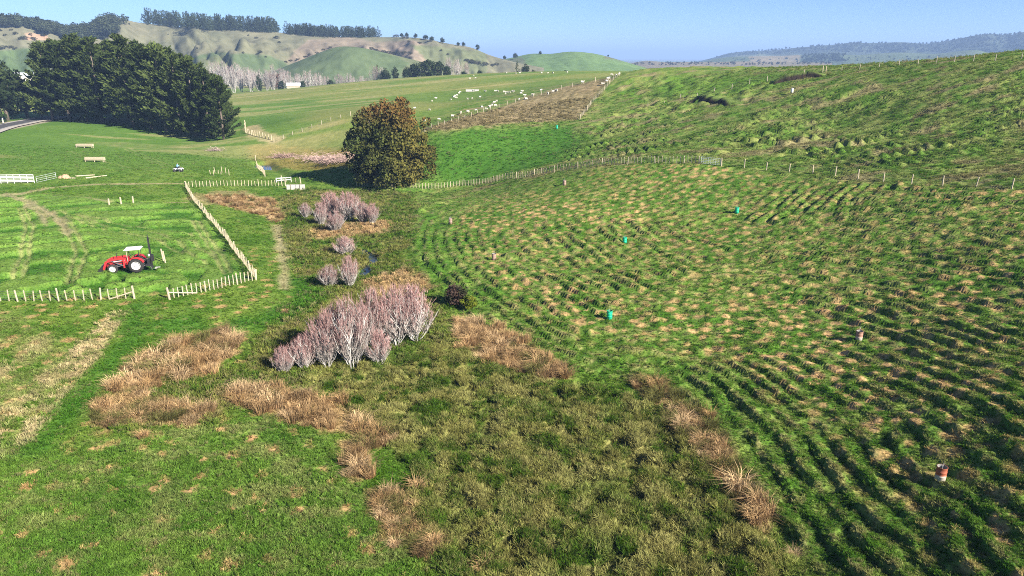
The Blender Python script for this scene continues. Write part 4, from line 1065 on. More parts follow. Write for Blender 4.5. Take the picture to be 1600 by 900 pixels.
# ================================================================ fences
def seg_line(px, step):
    """points along a surveyed line, evenly spaced"""
    P = np.array([at(u, v)[:2] for u, v in px]); L = np.r_[0, np.cumsum(np.hypot(*np.diff(P, axis=0).T))]
    n = max(int(round(L[-1] / step)), 1); s = np.linspace(0, L[-1], n + 1)
    return np.stack([np.interp(s, L, P[:, q]) for q in (0, 1)], 1)
def post_mesh(w, h, round_=True, name='post'):
    if round_: return MB().tube([(0, 0, -.4), (0, 0, h - .03), (0, 0, h)], [w / 2, w / 2, w * .4], 7).mesh(name)
    return MB().box((0, 0, h / 2 - .02), (w, w * .6, h)).mesh(name)
MPOST = post_mesh(.16, 1.28); MPOST.materials.append(M_wood)
MBATT = post_mesh(.085, 1.14, False, 'batten'); MBATT.materials.append(M_wood)
MSTRN = post_mesh(.21, 1.32); MSTRN.materials.append(M_wood)
MOLD = post_mesh(.14, 1.15); MOLD.materials.append(M_woodo)
def fence(px, label, group, step=.92, every=5, batten=True, wires=5, old=False, ends=(True, True), post=None, brace=(), h=1.0, vsc=1.0):
    Q = seg_line(px, step); z = HF(Q[:, 0], Q[:, 1]); org = np.array((Q[0, 0], Q[0, 1], z[0]))
    t = empty('fence', org, 0, label, 'fence', group)
    d = np.gradient(Q, axis=0); ang = np.arctan2(d[:, 1], d[:, 0]); n = len(Q)
    rr = np.random.default_rng(len(px) * 31 + n)
    for i in range(n):
        end = (i == 0 and ends[0]) or (i == n - 1 and ends[1])
        if end: me, nm = MSTRN, 'strainer_post'
        elif i % every == 0 or not batten: me, nm = (MOLD if old else (post or MPOST)), 'post'
        else: me, nm = MBATT, 'batten'
        o = bpy.data.objects.new(nm, me); COL.objects.link(o); o.parent = t
        o.location = (Q[i, 0] - org[0], Q[i, 1] - org[1], z[i] - org[2] + (.0 if nm != 'batten' else .06))
        o.rotation_euler = (rr.normal() * .045, rr.normal() * .045, ang[i]); o.scale = (h, h, h * (.90 + .16 * rr.random()))
    for wv in range(wires):
        hh_ = (.22 + .82 * wv / max(wires - 1, 1)) * h
        MB().tube([(Q[i, 0] - org[0], Q[i, 1] - org[1], z[i] - org[2] + hh_) for i in range(n)], .006, 3, False).build('wire', M_wire, t)
    for i0, i1 in brace:
        a = np.array((Q[i0, 0], Q[i0, 1], z[i0])) - org; b = np.array((Q[i1, 0], Q[i1, 1], z[i1])) - org
        MB().tube([a + C(0, 0, .75 * h), b + C(0, 0, .06)], .065, 6).build('brace', M_wood, t)
    return t
FG = 'timber post and batten fences round the lower paddocks'
fence([(-40,474),(4,472),(100,471),(210,467)], label='short batten fence in front of the tractor, ending at the gateway by the picture edge', group=FG, step=.75, brace=((-1, -4),))
fence([(265,468),(330,454),(400,438)], 'batten fence from the open gateway to the corner of the long slanting fence', FG, step=.46, every=8, brace=((0, 6),))
fence([(400,438),(352,372),(310,322),(303,315),(290,293)], 'slanting batten fence running from the corner up past the tractor paddock', FG, step=.5, every=8)
fence([(290,293),(345,291),(400,291),(446,291)], 'far batten fence from the slanting fence across to the creek', FG, step=.64, every=7)
fence([(558,291),(600,294),(645,296),(720,291),(790,281),(850,273),(905,264),(960,258),(1030,256),(1092,257)], 'long batten fence curving from the big tree to the grey gate', FG, step=.62, every=8)
t = fence([(1127,260),(1154,262),(1185,265),(1217,269),(1254,271),(1292,275),(1331,280),(1376,284),(1422,288),(1471,291),(1525,294),(1580,297),(1640,301)], 'wide spaced post fence crossing the hillside beyond the gate', 'post fences on the hillside', step=3.6, batten=False, wires=3)
fence([(1290,112),(1330,110),(1364,107),(1397,104),(1433,101),(1470,98),(1508,96),(1545,95),(1584,94),(1640,92)], 'dark post fence along the hillside crest against the sky', 'post fences on the hillside', step=4.2, batten=False, wires=2, old=True)
fence([(1012,166),(1060,157),(1110,147),(1160,137),(1210,126),(1250,119),(1285,114)], 'old post fence along the slip line high on the hillside', 'post fences on the hillside', step=4.0, batten=False, wires=3, old=True, ends=(False, True))
fence([(906,187),(925,162),(945,140),(958,126),(967,119)], 'pale fence running straight up beside the brown rush patch', 'fences of the sheep paddock', step=1.6, every=3, wires=4)
fence([(664,206),(700,193),(760,174),(800,162),(850,147),(880,139),(930,127)], 'thin fence along the lower side of the sheep paddock', 'fences of the sheep paddock', step=3.5, batten=False, wires=4, old=True)
fence([(428,222),(460,210),(490,199),(520,188),(548,181)], 'faint old fence climbing from the creek into the sheep paddock', 'fences of the sheep paddock', step=3.2, batten=False, wires=3, old=True)
fence([(399,250),(406,262),(414,276)], 'short pale fence beside the creek above the culvert', FG, step=.9, h=1.0)
fence([(440,284),(470,287)], 'dark stub of fence below the creek culvert', FG, step=1.2, ends=(True, True))
fence([(538,248),(545,254),(552,262)], 'short pale batten fence in front of the cut branches', FG, step=.8)

# slip face beside the old hillside fence: torn turf bank
def bank(name, px, h, w, label):
    P = np.array([at(u, v)[:2] for u, v in px]); s = np.linspace(0, len(P) - 1, 70); Q = np.stack([np.interp(s, np.arange(len(P)), P[:, q]) for q in (0, 1)], 1)
    d = np.gradient(Q, axis=0); d /= np.linalg.norm(d, axis=1, keepdims=True); nn = np.stack([-d[:, 1], d[:, 0]], 1); env = np.sin(np.linspace(0, math.pi, 70)) ** .5
    rows = []
    for f, z in ((-1.0, -.15), (-.7, .55), (-.25, 1.0), (.3, .9), (1.2, .3), (2.2, -.2)):
        o = Q + nn * w * f * (.7 + .6 * vn(s * 2, s * 0 + f, 3))[:, None]
        rows.append(np.c_[o, HF(o[:, 0], o[:, 1]) + h * z * env * (.6 + .8 * vn(s * 1.7, s * 0 + f * 2, 4)) - .02])
    n = 70; V = np.concatenate(rows); F = np.array([(r * n + i, r * n + i + 1, (r + 1) * n + i + 1, (r + 1) * n + i) for r in range(5) for i in range(n - 1)])
    me = np_mesh(name, V, F, True)
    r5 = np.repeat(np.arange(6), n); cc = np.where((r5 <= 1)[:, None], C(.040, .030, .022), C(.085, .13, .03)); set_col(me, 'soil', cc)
    o = new_obj(name, me, bpy.data.materials['turf']); o['kind'] = 'structure'; return o
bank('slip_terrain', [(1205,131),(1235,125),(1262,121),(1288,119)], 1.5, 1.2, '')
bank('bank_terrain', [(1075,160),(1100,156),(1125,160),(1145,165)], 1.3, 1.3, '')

# gate on the hillside fence
def tube_gate(name, a, b, h, bars, label, verticals=3, mat=None, brace=False, group=None):
    a = np.array(a); b = np.array(b); t = empty(name, a, 0, label, 'gate', group); d = b - a; mat = mat or M_galv
    up = lambda f, z: d * f + C(0, 0, z)
    MB().tube([up(0, .12), up(0, h)], .032, 6).build('stile', mat, t); MB().tube([up(1, .12), up(1, h)], .032, 6).build('stile', mat, t)
    for i in range(bars): 
        z = .14 + (h - .16) * i / (bars - 1); MB().tube([up(0, z), up(1, z)], .024, 6).build('bar', mat, t)
    for i in range(verticals): f = (i + 1) / (verticals + 1); MB().tube([up(f, .14), up(f, h - .02)], .02, 5).build('stay', mat, t)
    if brace: MB().tube([up(0, .14), up(1, h - .02)], .02, 5).build('brace', mat, t)
    return t
ga, gb = at(1095, 257.5), at(1125, 260); ga[2] = gz(ga); gb[2] = gz(gb)
tube_gate('farm_gate', ga, gb, 1.15, 5, 'grey tubular farm gate at the end of the long batten fence', 7)

# stock yard rails at the picture edge, and the open gate beside them
ya, yb = at(-30, 287), at(54, 286); ya[2] = gz(ya); yb[2] = gz(yb)
t = empty('stock_yard', ya, 0, 'white steel railed stock yard panel at the picture edge', 'yard')
d = yb - ya
for i in range(9): MB().tube([d * i / 8 + C(0, 0, -.3), d * i / 8 + C(0, 0, 1.72)], .05, 6).build('post', M_white, t)
for j in range(6): MB().box(tuple(d / 2 + C(0, .05, .28 + .27 * j)), (np.linalg.norm(d), .04, .12), math.atan2(d[1], d[0]), -math.asin(d[2] / np.linalg.norm(d)) ).build('rail', M_white, t)
b2 = yb + C(3.5, 9, 0); b2[2] = gz(b2)
gc = at(88, 279); gc[2] = gz(gc); gd = yb + C(.5, 0, 0)
tube_gate('yard_gate', gd, gc, 1.25, 4, 'open steel gate hanging off the white stock yard', 1)

# timber feeders in the far left paddock
def feeder(u, v, wpx, label, rz):
    p = at(u, v); p[2] = gz(p); L = wpx / px_m(p); t = empty('timber_feeder', p, rz, label, 'feeder', 'timber feeders in the far paddock')
    for sx in (-.47, 0, .47):
        for sy in (-.35, .35): MB().box((sx * L, sy, .55), (.12, .12, 1.1)).build('leg', M_wood, t)
    for sy in (-.43, .43):
        for j in range(3): MB().box((0, sy, .55 + .23 * j), (L, .05, .19)).build('side_board', M_wood, t)
    for sx in (-.5, .5): MB().box((sx * (L + .06), 0, .78), (.05, .8, .62)).build('end_board', M_wood, t)
    for j in range(4): MB().box((0, -.29 + .19 * j, .62), (L * .98, .17, .04)).build('floor_board', M_woodo, t)
    return t
feeder(133, 231, 26, 'farther of two pale timber feeders in the green paddock', -.05)
feeder(149, 253, 29, 'nearer of two pale timber feeders in the green paddock', .02)

# poles lying along the track, heap of fill
for u0, v0, u1, v1, lab in [(118,276,148,274,'long pale pole lying beside the track, nearer the yard gate'),(134,279,167,275,'long pale pole lying beside the track, farther from the yard gate'),(108,279,118,279,'short pale pole lying by the heap of fill')]:
    a, b = at(u0, v0), at(u1, v1); a[2] = gz(a) + .1; b[2] = gz(b) + .1
    tag(MB().tube([a, b], [.13, .10], 8).build('timber_pole', M_wood), lab, 'pole', 'poles lying by the track')
p = at(101, 278); p[2] = gz(p); mb = MB()
for j in range(9): a = j * .7; mb.lathe([(.05, .75), (.35, .6), (.6, .2), (.66, -.2)], (math.cos(a) * .6 * (j % 3) / 1.6, math.sin(a) * .35, -.05 * j), 9)
o = mb.build('clay_heap', M_clay); o.location = p; tag(o, 'small heap of orange clay fill beside the open yard gate', 'heap')
# stakes
def stakes(list_, nm, h, w, lab, group, mat=None):
    for i, (u, v, hh_, lean) in enumerate(list_):
        p = at(u, v); p[2] = gz(p); o = MB().tube([(0, 0, -.25), (lean, 0, h * hh_ - .04), (lean, 0, h * hh_)], [w, w * .95, w * .5], 7).build(nm, mat or M_wood); o.location = p
        tag(o, lab[i] if isinstance(lab, list) else lab, 'post', group)
stakes([(171,322,1,.03),(190,322,1.1,-.02),(209,321,1.1,.02)], 'fence_post', 1.05, .13, ['squat upright post, first of three at the paddock terrace edge','middle upright post of three at the paddock terrace edge','last upright post of three at the paddock terrace edge'], 'three posts on the terrace edge')
stakes([(256,409,1.0,-.12),(259,413,1.0,-.10)], 'fence_post', 1.45, .085, ['leaning pale post behind the tractor, farther of two','leaning pale post behind the tractor, nearer of two'], 'posts behind the tractor')
stakes([(329,273,.8,-.1),(334,274,.9,0),(336,270,1,-.12),(341,271,.6,.05),(347,270,1.1,-.05),(353,271,1.,.0),(358,274,1.,.03),(345,273,.5,.1)], 'marker_stake', 1.3, .07, 'pale timber stake in the loose cluster behind the far batten fence', 'loose cluster of stakes')

# culvert by the creek
a, b = at(432, 285), at(455, 284); a[2] = gz(a) + .5; b[2] = gz(b) + .9; a[2] = b[2] = max(gz(a), gz(b)); d = b - a
t = empty('culvert_railing', a, 0, 'white rail over the creek culvert', 'railing')
for f in (0, .33, .66, 1): MB().box(tuple(d * f + C(0, 0, .0)), (.14, .14, 1.9)).build('post', M_white, t)
for z in (.42, .85): MB().box(tuple(d / 2 + C(0, -.09, z)), (np.linalg.norm(d), .06, .15), math.atan2(d[1], d[0])).build('rail', M_white, t)
a, b = at(448, 296), at(477, 297); a[2] = b[2] = min(gz(a), gz(b)) ; d = b - a
t = empty('culvert_headwall', a, 0, 'pale slab headwall of the creek culvert below the white rail', 'culvert')
for j in range(4): MB().box(tuple(d * (j + .5) / 4 + C(0, .03 * (j % 2), .45)), (np.linalg.norm(d) / 4 - .06, .22, 1.3), math.atan2(d[1], d[0])).build('slab', M_conc, t)
for j in (1, 3): MB().box(tuple(d * j / 4 + C(0, -.16, .4)), (.12, .14, 1.5), 0).build('post', M_woodo, t)

# cut branches piled by the creek
def brush(u, v, L, n, lab, rgb, hgt):
    r = np.random.default_rng(int(u)); p = at(u, v); p[2] = gz(p); mb = MB()
    for i in range(n):
        c = C(r.normal() * L * .35, r.normal() * L * .16, abs(r.normal()) * hgt * .35 + .1); a = r.normal() * .6; l = 1.2 + 1.5 * r.random(); e = r.normal() * .35
        dv = C(math.cos(a) * math.cos(e), math.sin(a) * math.cos(e), math.sin(e)) * l
        mb.tube([c - dv / 2, c + C(0, 0, .1 * r.normal()), c + dv / 2], [.05, .035, .012], 3, False)
    o = mb.build('brush_pile', plain('cut_branches', rgb, .9, var=.35, scale=2)); o.location = p; tag(o, lab, 'brush pile', 'piles of cut branches by the creek')
brush(540, 252, 10, 420, 'large pinkish grey pile of cut branches beside the big tree', (.42, .29, .25), 2.2)
brush(505, 250, 9, 320, 'long pinkish pile of cut branches in the creek paddock', (.42, .29, .25), 1.5)
brush(447, 246, 6, 200, 'small brown pile of branches at the creek bend', (.30, .20, .16), 1.2)
brush(515, 256, 5, 160, 'dark low pile of branches in front of the long pile', (.16, .11, .09), 1.2)
brush(337, 236, 3, 90, 'small grey pile of branches at the foot of the last pine', (.34, .27, .22), 1.0)
# yards of pale timber at the creek bend
p = at(408, 209)
t = fence([(383,196),(384,208),(400,213),(424,219)], 'pale timber sheep pen rails at the bend below the pines', 'fences of the sheep paddock', step=1.6, every=1, wires=0, h=1.3)

# ================================================================ drums guarding young trees
MD = {}
def drum(u, v, body, label, key, tilt=0.0, sap=True):
    p = at(u, v); p[2] = gz(p) - .02; t = empty('drum_tree_guard', p, rng.random() * 6, label, 'drum', 'drums guarding young trees on the hillside', (.92,) * 3)
    if key not in MD:
        pr = [(.27, 0), (.285, .02), (.285, .28), (.30, .30), (.285, .32), (.285, .56), (.30, .58), (.285, .60), (.285, .86), (.298, .885), (.285, .89), (.272, .885)]
        sh = MB().lathe(pr, n=22).mesh('shell', True); sh.materials.append(body)
        ins = MB().lathe([(.272, .884), (.27, .5), (.268, .02)], n=22).mesh('lining', True); ins.materials.append(plain('drum_lining_' + key, (.24, .235, .22) if key != 'green' else (.02, .22, .12), .7))
        MD[key] = (sh, ins)
    for me, nm in zip(MD[key], ('shell', 'lining')):
        o = bpy.data.objects.new(nm, me); COL.objects.link(o); o.parent = t; o.rotation_euler = (tilt, 0, 0)
    if sap:
        mb = MB(); r = np.random.default_rng(int(u)); mb.tube([(0, 0, 0), (.02, 0, .7), (.01, .02, 1.25)], [.018, .014, .006], 5)
        for j in range(7): a = r.random() * 6.28; z = .75 + .4 * r.random(); mb.tube([(.015, .01, z), (.015 + .16 * math.cos(a), .01 + .16 * math.sin(a), z + .2)], [.007, .003], 3, False)
        mb.build('sapling', M_greybark, t)
    return t
drum(1466, 760, rust_mat('rusty_drum', (.34, .09, .04), (.42, .38, .31)), 'rusty orange and cream drum low on the ridged hillside', 'rust')
drum(1341, 534, rust_mat('pink_drum', (.32, .17, .12), (.42, .38, .31)), 'faded pink and cream drum midway up the ridged hillside', 'pink')
drum(772, 407, plain('pale_drum', (.27, .18, .14), .7, var=.2), 'faded pinkish drum on the hillside nose above the dark bush', 'pale')
drum(952, 500, M_greenp, 'bright green drum lowest on the spotted hillside', 'green')
drum(976, 379, M_greenp, 'bright green drum in the middle of the spotted hillside', 'green')
drum(1151, 334, M_greenp, 'bright green drum highest on the spotted hillside below the fence', 'green')
drum(870, 201, M_greenp, 'tiny bright green drum below the brown rush patch', 'green')
drum(1237, 147, plain('white_drum', (.7, .7, .68), .6), 'white drum far up the hillside under the slip', 'white')
drum(882, 290, MD['pale'][0].materials[0], 'tiny pale drum close below the long curving fence', 'pale')
drum(704, 351, MD['pale'][0].materials[0], 'tiny pale drum on the ridged nose near the far thicket', 'pale')

# ================================================================ tractor
def wheel(parent, name, c, R, w, rim_r, side):
    """c = hub centre, axle along y; side = -1 faces the near side"""
    t = bpy.data.objects.new(name, None); COL.objects.link(t); t.parent = parent; t.location = c; t.empty_display_size = .2
    h = w / 2
    MB().lathe([(rim_r, -h * .85), (R * .86, -h), (R * .97, -h * .8), (R, -h * .4), (R, h * .4), (R * .97, h * .8), (R * .86, h), (rim_r, h * .85)], n=36, axis='y').build('tyre', M_rubber, t, True)
    lug = MB(); nl = 20 if R > .6 else 16
    for i in range(nl):
        for s in (-1, 1):
            a = 6.283 * (i + (.5 if s > 0 else 0)) / nl; cx, cz = math.cos(a) * R * 1.005, math.sin(a) * R * 1.005
            b = a + .10; dx, dz = math.cos(b) * R * 1.005, math.sin(b) * R * 1.005
            lug.tube([(cx, s * h * .05, cz), (dx, s * h * .85, dz)], [.028 * R / .7, .028 * R / .7], 4)
    lug.build('tread', M_rubber, t)
    rim = MB().lathe([(rim_r, h * .8 * side), (rim_r * 1.03, h * .92 * side), (rim_r * .93, h * .85 * side), (rim_r * .86, h * .35 * side), (rim_r * .45, h * .25 * side), (rim_r * .40, h * .5 * side), (rim_r * .22, h * .55 * side), (0.001, h * .55 * side)], n=30, axis='y')
    rim.lathe([(rim_r, -h * .8 * side), (rim_r * .9, -h * .2 * side), (rim_r * .45, h * .2 * side)], n=30, axis='y')
    rim.build('rim', M_white, t, True)
    nut = MB()
    for i in range(8): a = 6.283 * i / 8; nut.tube([(math.cos(a) * rim_r * .32, h * .5 * side, math.sin(a) * rim_r * .32), (math.cos(a) * rim_r * .32, h * .62 * side, math.sin(a) * rim_r * .32)], .022, 6)
    nut.build('wheel_nut', M_grey, t)
    return t

pa = at(214.5, 424); pf = at(181, 425.5)
hd = math.atan2(pf[1] - pa[1], pf[0] - pa[0])
pa = pa + C(-math.sin(hd), math.cos(hd), 0) * (-.75)                       # the near wheel stands at the pixel; origin is the axle centre
if (pa[1] < at(214.5, 424)[1]): pa = at(214.5, 424) + C(-math.sin(hd), math.cos(hd), 0) * .75
pa[2] = float(H0(pa[0], pa[1])) - .05
T = empty('tractor', pa, hd, 'red tractor with front loader, white canopy and white rims in the tracked paddock', 'tractor')
# local: x forward, y left, z up.  the near side is whichever y faces the drone
RW, FW = .78, .53; WB = 2.42
for s in (-1, 1):
    wheel(T, 'rear_wheel', (0, s * .80, RW), RW, .44, .46, s)
    wheel(T, 'front_wheel', (WB, s * .78, FW), FW, .33, .31, s)
MB().prism([(-.35, .55), (.35, .45), (.9, .55), (2.2, .62), (2.75, .66), (2.75, .95), (.9, .98), (.2, 1.05), (-.35, 1.0)], -.24, .24).build('chassis', M_grey, T)
hood = MB().prism([(.78, .95), (2.72, .92), (2.80, 1.12), (2.74, 1.36), (2.55, 1.45), (1.6, 1.56), (.80, 1.60)], -.33, .33)
hb = hood.build('bonnet', M_red, T)
bv = hb.modifiers.new('round', 'BEVEL'); bv.width = .05; bv.segments = 3
for s in (-1, 1):
    MB().prism([(1.15, 1.30), (2.5, 1.22), (2.45, 1.36), (1.2, 1.46)], s * .335, s * .342).build('side_decal', M_white, hb)
    MB().prism([(1.5, 1.05), (2.45, 1.02), (2.4, 1.17), (1.5, 1.2)], s * .335, s * .341).build('side_vent', M_black, hb)
    MB().lathe([(.001, .03), (.08, .02), (.09, 0)], (2.79, s * .18, 1.17), 14).build('headlight', M_glass, hb)
MB().box((2.805, 0, 1.12), (.03, .36, .3)).build('grille', M_black, hb)
MB().box((2.45, 0, .55), (.2, 1.3, .16)).build('front_axle', M_grey, T); MB().box((0, 0, .78), (.3, 1.3, .28)).build('rear_axle', M_grey, T)
MB().box((2.95, 0, .72), (.35, .5, .35)).build('front_weight', M_redd, T)
for s in (-1, 1):
    arc = [(math.cos(a) * .92, RW + math.sin(a) * .90) for a in np.linspace(.25, 2.75, 14)]; inn = [(x * .94, RW + (z - RW) * .94) for x, z in arc[::-1]]
    lo, hi = (s * .50, s * 1.05)
    MB().prism(arc + inn, min(lo, hi), max(lo, hi)).build('fender', M_redd if False else M_red, T)
    MB().tube([(1.15, s * .36, 1.1), (1.15, s * .62, .75), (1.15, s * .62, .5), (.85, s * .62, .45)], .03, 5).build('step', M_black, T)
MB().box((.5, 0, 1.0), (1.0, .95, .08)).build('platform', M_black, T)
st = MB().box((.10, 0, 1.30), (.5, .5, .14)).box((-.16, 0, 1.58), (.12, .5, .5), 0, -.15).build('seat', M_black, T)
MB().box((.86, 0, 1.45), (.22, .5, .55)).build('dashboard', M_redd, T)
MB().tube([(.75, 0, 1.6), (.55, 0, 1.85)], .025, 6).lathe([(.19, -.012), (.21, .012), (.19, .03)], (.53, 0, 1.86), 18).build('steering_wheel', M_black, T)
for sx, sy, lx in ((-.35, -.52, 0), (-.35, .52, 0), (.85, -.50, .08), (.85, .50, .08)):
    MB().tube([(sx, sy, 1.0), (sx + (-.05 if sx < 0 else .0), sy, 2.50)], .035, 6).build('canopy_post', M_woodo if sx > 0 else M_black, T)
cn = MB().prism([(-.62, 2.50), (1.06, 2.50), (1.10, 2.55), (.98, 2.63), (-.52, 2.66), (-.66, 2.58)], -.68, .68).build('canopy', M_white, T)
bv = cn.modifiers.new('round', 'BEVEL'); bv.width = .05; bv.segments = 2
MB().tube([(1.9, .36, 1.4), (1.9, .40, 1.9), (1.9, .40, 2.25)], [.05, .045, .04], 8).build('exhaust_pipe', M_black, T)
# front loader
L = bpy.data.objects.new('front_loader', None); COL.objects.link(L); L.parent = T; L.empty_display_size = .2
for s in (-1, 1):
    MB().box((1.25, s * .52, 1.10), (.20, .10, 1.15)).build('tower', M_red, L)
    MB().prism([(1.15, 1.55), (1.35, 1.72), (2.55, 1.62), (3.15, 1.35), (3.50, .45), (3.30, .40), (2.98, 1.18), (2.45, 1.42), (1.4, 1.50)], s * .52 - .055, s * .52 + .055).build('lift_arm', M_red, L)
    MB().tube([(1.35, s * .52, .78), (2.6, s * .52, 1.38)], [.05, .03], 7).build('ram', M_grey, L)
    MB().tube([(2.9, s * .52, 1.45), (3.62, s * .52, .85)], [.045, .028], 7).build('ram', M_grey, L)
MB().tube([(3.05, -.52, 1.12), (3.05, .52, 1.12)], .06, 8).build('cross_tube', M_red, L)
bk = MB().prism([(3.40, .08), (3.46, .75), (3.60, .82), (3.53, .45), (3.62, .16), (4.22, .04), (4.22, .0), (3.55, .02)], -.95, .95)
for s in (-1, 1): bk.prism([(3.45, .1), (3.60, .80), (4.2, .06), (3.6, .02)], s * .95 - .02, s * .95 + .02)
bk.build('bucket', M_black, L)
# post driver on the rear linkage
D = bpy.data.objects.new('post_driver', None); COL.objects.link(D); D.parent = T; D.empty_display_size = .2
MB().box((-1.45, 0, 1.95), (.16, .20, 3.6)).build('mast', M_black, D)
MB().tube([(-1.45, 0, 3.7), (-1.45, 0, 4.1)], [.05, .03], 6).build('mast_tip', M_black, D)
MB().box((-1.58, 0, 1.35), (.30, .34, .75)).build('hammer', M_black, D)
MB().box((-1.15, 0, .62), (.55, .95, .22)).box((-1.2, 0, .95), (.28, .6, .55)).build('driver_frame', M_black, D)
for s in (-1, 1):
    MB().tube([(-.25, s * .30, .62), (-1.05, s * .38, .55)], .045, 6).build('lower_link', M_grey, D)
    MB().tube([(-1.3, s * .40, .6), (-1.5, s * .50, .12)], .05, 6).build('leg', M_black, D)
MB().tube([(-.3, 0, 1.1), (-1.3, 0, 1.35)], .035, 6).build('top_link', M_grey, D)
MB().tube([(-1.3, .2, 1.2), (-1.15, .35, 1.7), (-1.4, .15, 2.3)], .02, 5).build('hose', M_black, D)
MB().box((-1.95, -.1, .14), (.5, .55, .06)).build('foot_plate', M_conc, D)
MB().box((-1.35, .28, 1.75), (.16, .12, .22)).build('valve_block', M_white, D)

# ================================================================ quad bike and rider
pq = at(279, 268.5); pq[2] = gz(pq)
Q = empty('quad_bike', pq, -.12, 'white quad bike standing in the far paddock with its rider', 'quad bike')
for sx in (-.62, .62):
    for sy in (-.42, .42): 
        w_ = bpy.data.objects.new('wheel', None); COL.objects.link(w_); w_.parent = Q; w_.location = (sx, sy, .3); w_.empty_display_size = .1
        MB().lathe([(.15, -.10), (.27, -.12), (.31, -.06), (.31, .06), (.27, .12), (.15, .10)], n=18, axis='y').build('tyre', M_rubber, w_, True)
        MB().lathe([(.155, -.09), (.12, -.02), (.001, -.02)], n=14, axis='y').lathe([(.155, .09), (.12, .02), (.001, .02)], n=14, axis='y').build('rim', M_grey, w_, True)
MB().box((0, 0, .45), (1.2, .34, .28)).build('engine', M_black, Q)
MB().prism([(-.95, .62), (-.75, .80), (-.3, .84), (-.25, .72), (.25, .74), (.45, .92), (.80, .92), (1.02, .72), (1.0, .62), (.4, .60)], -.34, .34).build('body', M_white, Q)
for sx in (-.65, .68):
    for s in (-1, 1): MB().prism([(sx - .36, .55), (sx - .24, .72), (sx + .24, .72), (sx + .36, .55), (sx + .24, .66), (sx - .24, .66)], s * .44 - .16, s * .44 + .16).build('mudguard', M_white, Q)
    rk = MB(); 
    for y_ in (-.3, -.1, .1, .3): rk.tube([(sx - .3, y_, .95), (sx + .3, y_, .95)], .014, 5)
    for x_ in (-.3, .3): rk.tube([(sx + x_, -.32, .95), (sx + x_, .32, .95)], .014, 5); rk.tube([(sx + x_, .3, .75), (sx + x_, .3, .95)], .012, 4); rk.tube([(sx + x_, -.3, .75), (sx + x_, -.3, .95)], .012, 4)
    rk.build('carrier', M_black, Q)
MB().box((-.22, 0, .86), (.75, .30, .12)).build('saddle', M_black, Q)
MB().tube([(.45, 0, .9), (.38, 0, 1.12)], .025, 6).tube([(.30, -.38, 1.15), (.38, -.12, 1.12), (.38, .12, 1.12), (.30, .38, 1.15)], .018, 6).build('handlebar', M_black, Q)

def skin_body(name, verts, edges, radii, root, mat, levels=2):
    me = bpy.data.meshes.new(name); me.from_pydata(verts, edges, []); me.update(); o = new_obj(name, me, mat)
    sk = o.modifiers.new('skin', 'SKIN'); sk.use_smooth_shade = True
    for i, r in enumerate(radii): me.skin_vertices[0].data[i].radius = (r, r)
    for i in range(len(verts)): me.skin_vertices[0].data[i].use_root = (i == root)
    sb = o.modifiers.new('smooth', 'SUBSURF'); sb.levels = levels; sb.render_levels = levels
    return o
# rider: pelvis on the saddle, hands on the bars
pv = [(-.25, 0, .99), (-.20, 0, 1.18), (-.12, 0, 1.40), (-.08, 0, 1.53), (-.05, 0, 1.60),
      (-.10, .20, 1.46), (.08, .27, 1.28), (.28, .34, 1.18), (-.10, -.20, 1.46), (.08, -.27, 1.28), (.28, -.34, 1.18),
      (-.18, .12, .98), (.20, .24, .95), (.10, .30, .56), (.12, .30, .50), (.26, .31, .48), (-.18, -.12, .98), (.20, -.24, .95), (.10, -.30, .56), (.12, -.30, .50), (.26, -.31, .48),
      (-.03, 0, 1.68), (-.01, 0, 1.79)]
pe = [(0, 1), (1, 2), (2, 3), (3, 4), (4, 21), (21, 22), (2, 5), (5, 6), (6, 7), (2, 8), (8, 9), (9, 10), (0, 11), (11, 12), (12, 13), (13, 14), (14, 15), (0, 16), (16, 17), (17, 18), (18, 19), (19, 20)]
prr = [.15, .145, .16, .08, .055, .075, .05, .04, .075, .05, .04, .10, .085, .055, .05, .045, .10, .085, .055, .05, .045, .095, .085]
R_ = skin_body('person', pv, pe, prr, 0, M_blue); R_.location = pq; R_.rotation_euler = (0, 0, -.12)
tag(R_, 'person in a light blue top sitting on the white quad bike', 'person')
me = R_.data
hm = MB().lathe([(.001, .135), (.07, .115), (.108, .05), (.112, -.01), (.10, -.05)], (-.015, 0, 1.79), 16).build('hair', M_dark, R_, True)
MB().lathe([(.001, -.13), (.055, -.11), (.085, -.05), (.094, .0), (.09, .05), (.06, .10), (.001, .12)], (.012, 0, 1.765), 16).tube([(.09, 0, 1.79), (.125, 0, 1.755)], [.015, .02], 6).build('face', M_skin, R_, True)
for s in (-1, 1):
    MB().tube([(-.19, s * .12, .985), (.20, s * .242, .952), (.105, s * .30, .57)], [.115, .096, .068], 10).build('trousers', M_dark, R_, True)
    MB().tube([(.09, s * .30, .54), (.13, s * .305, .47), (.30, s * .31, .46)], [.062, .06, .045], 8).build('boot', M_black, R_, True)
    g = MB().box((.33, s * .345, 1.165), (.09, .085, .035))
    for j in range(4): g.tube([(.345, s * (.315 + .02 * j), 1.175), (.385, s * (.315 + .02 * j), 1.165), (.39, s * (.315 + .02 * j), 1.125 - .004 * (j % 2)), (.36, s * (.315 + .02 * j), 1.115)], .0095, 5)
    g.tube([(.31, s * .305, 1.16), (.335, s * .29, 1.13), (.365, s * .295, 1.12)], .011, 5); g.build('hand', M_skin, R_, True)

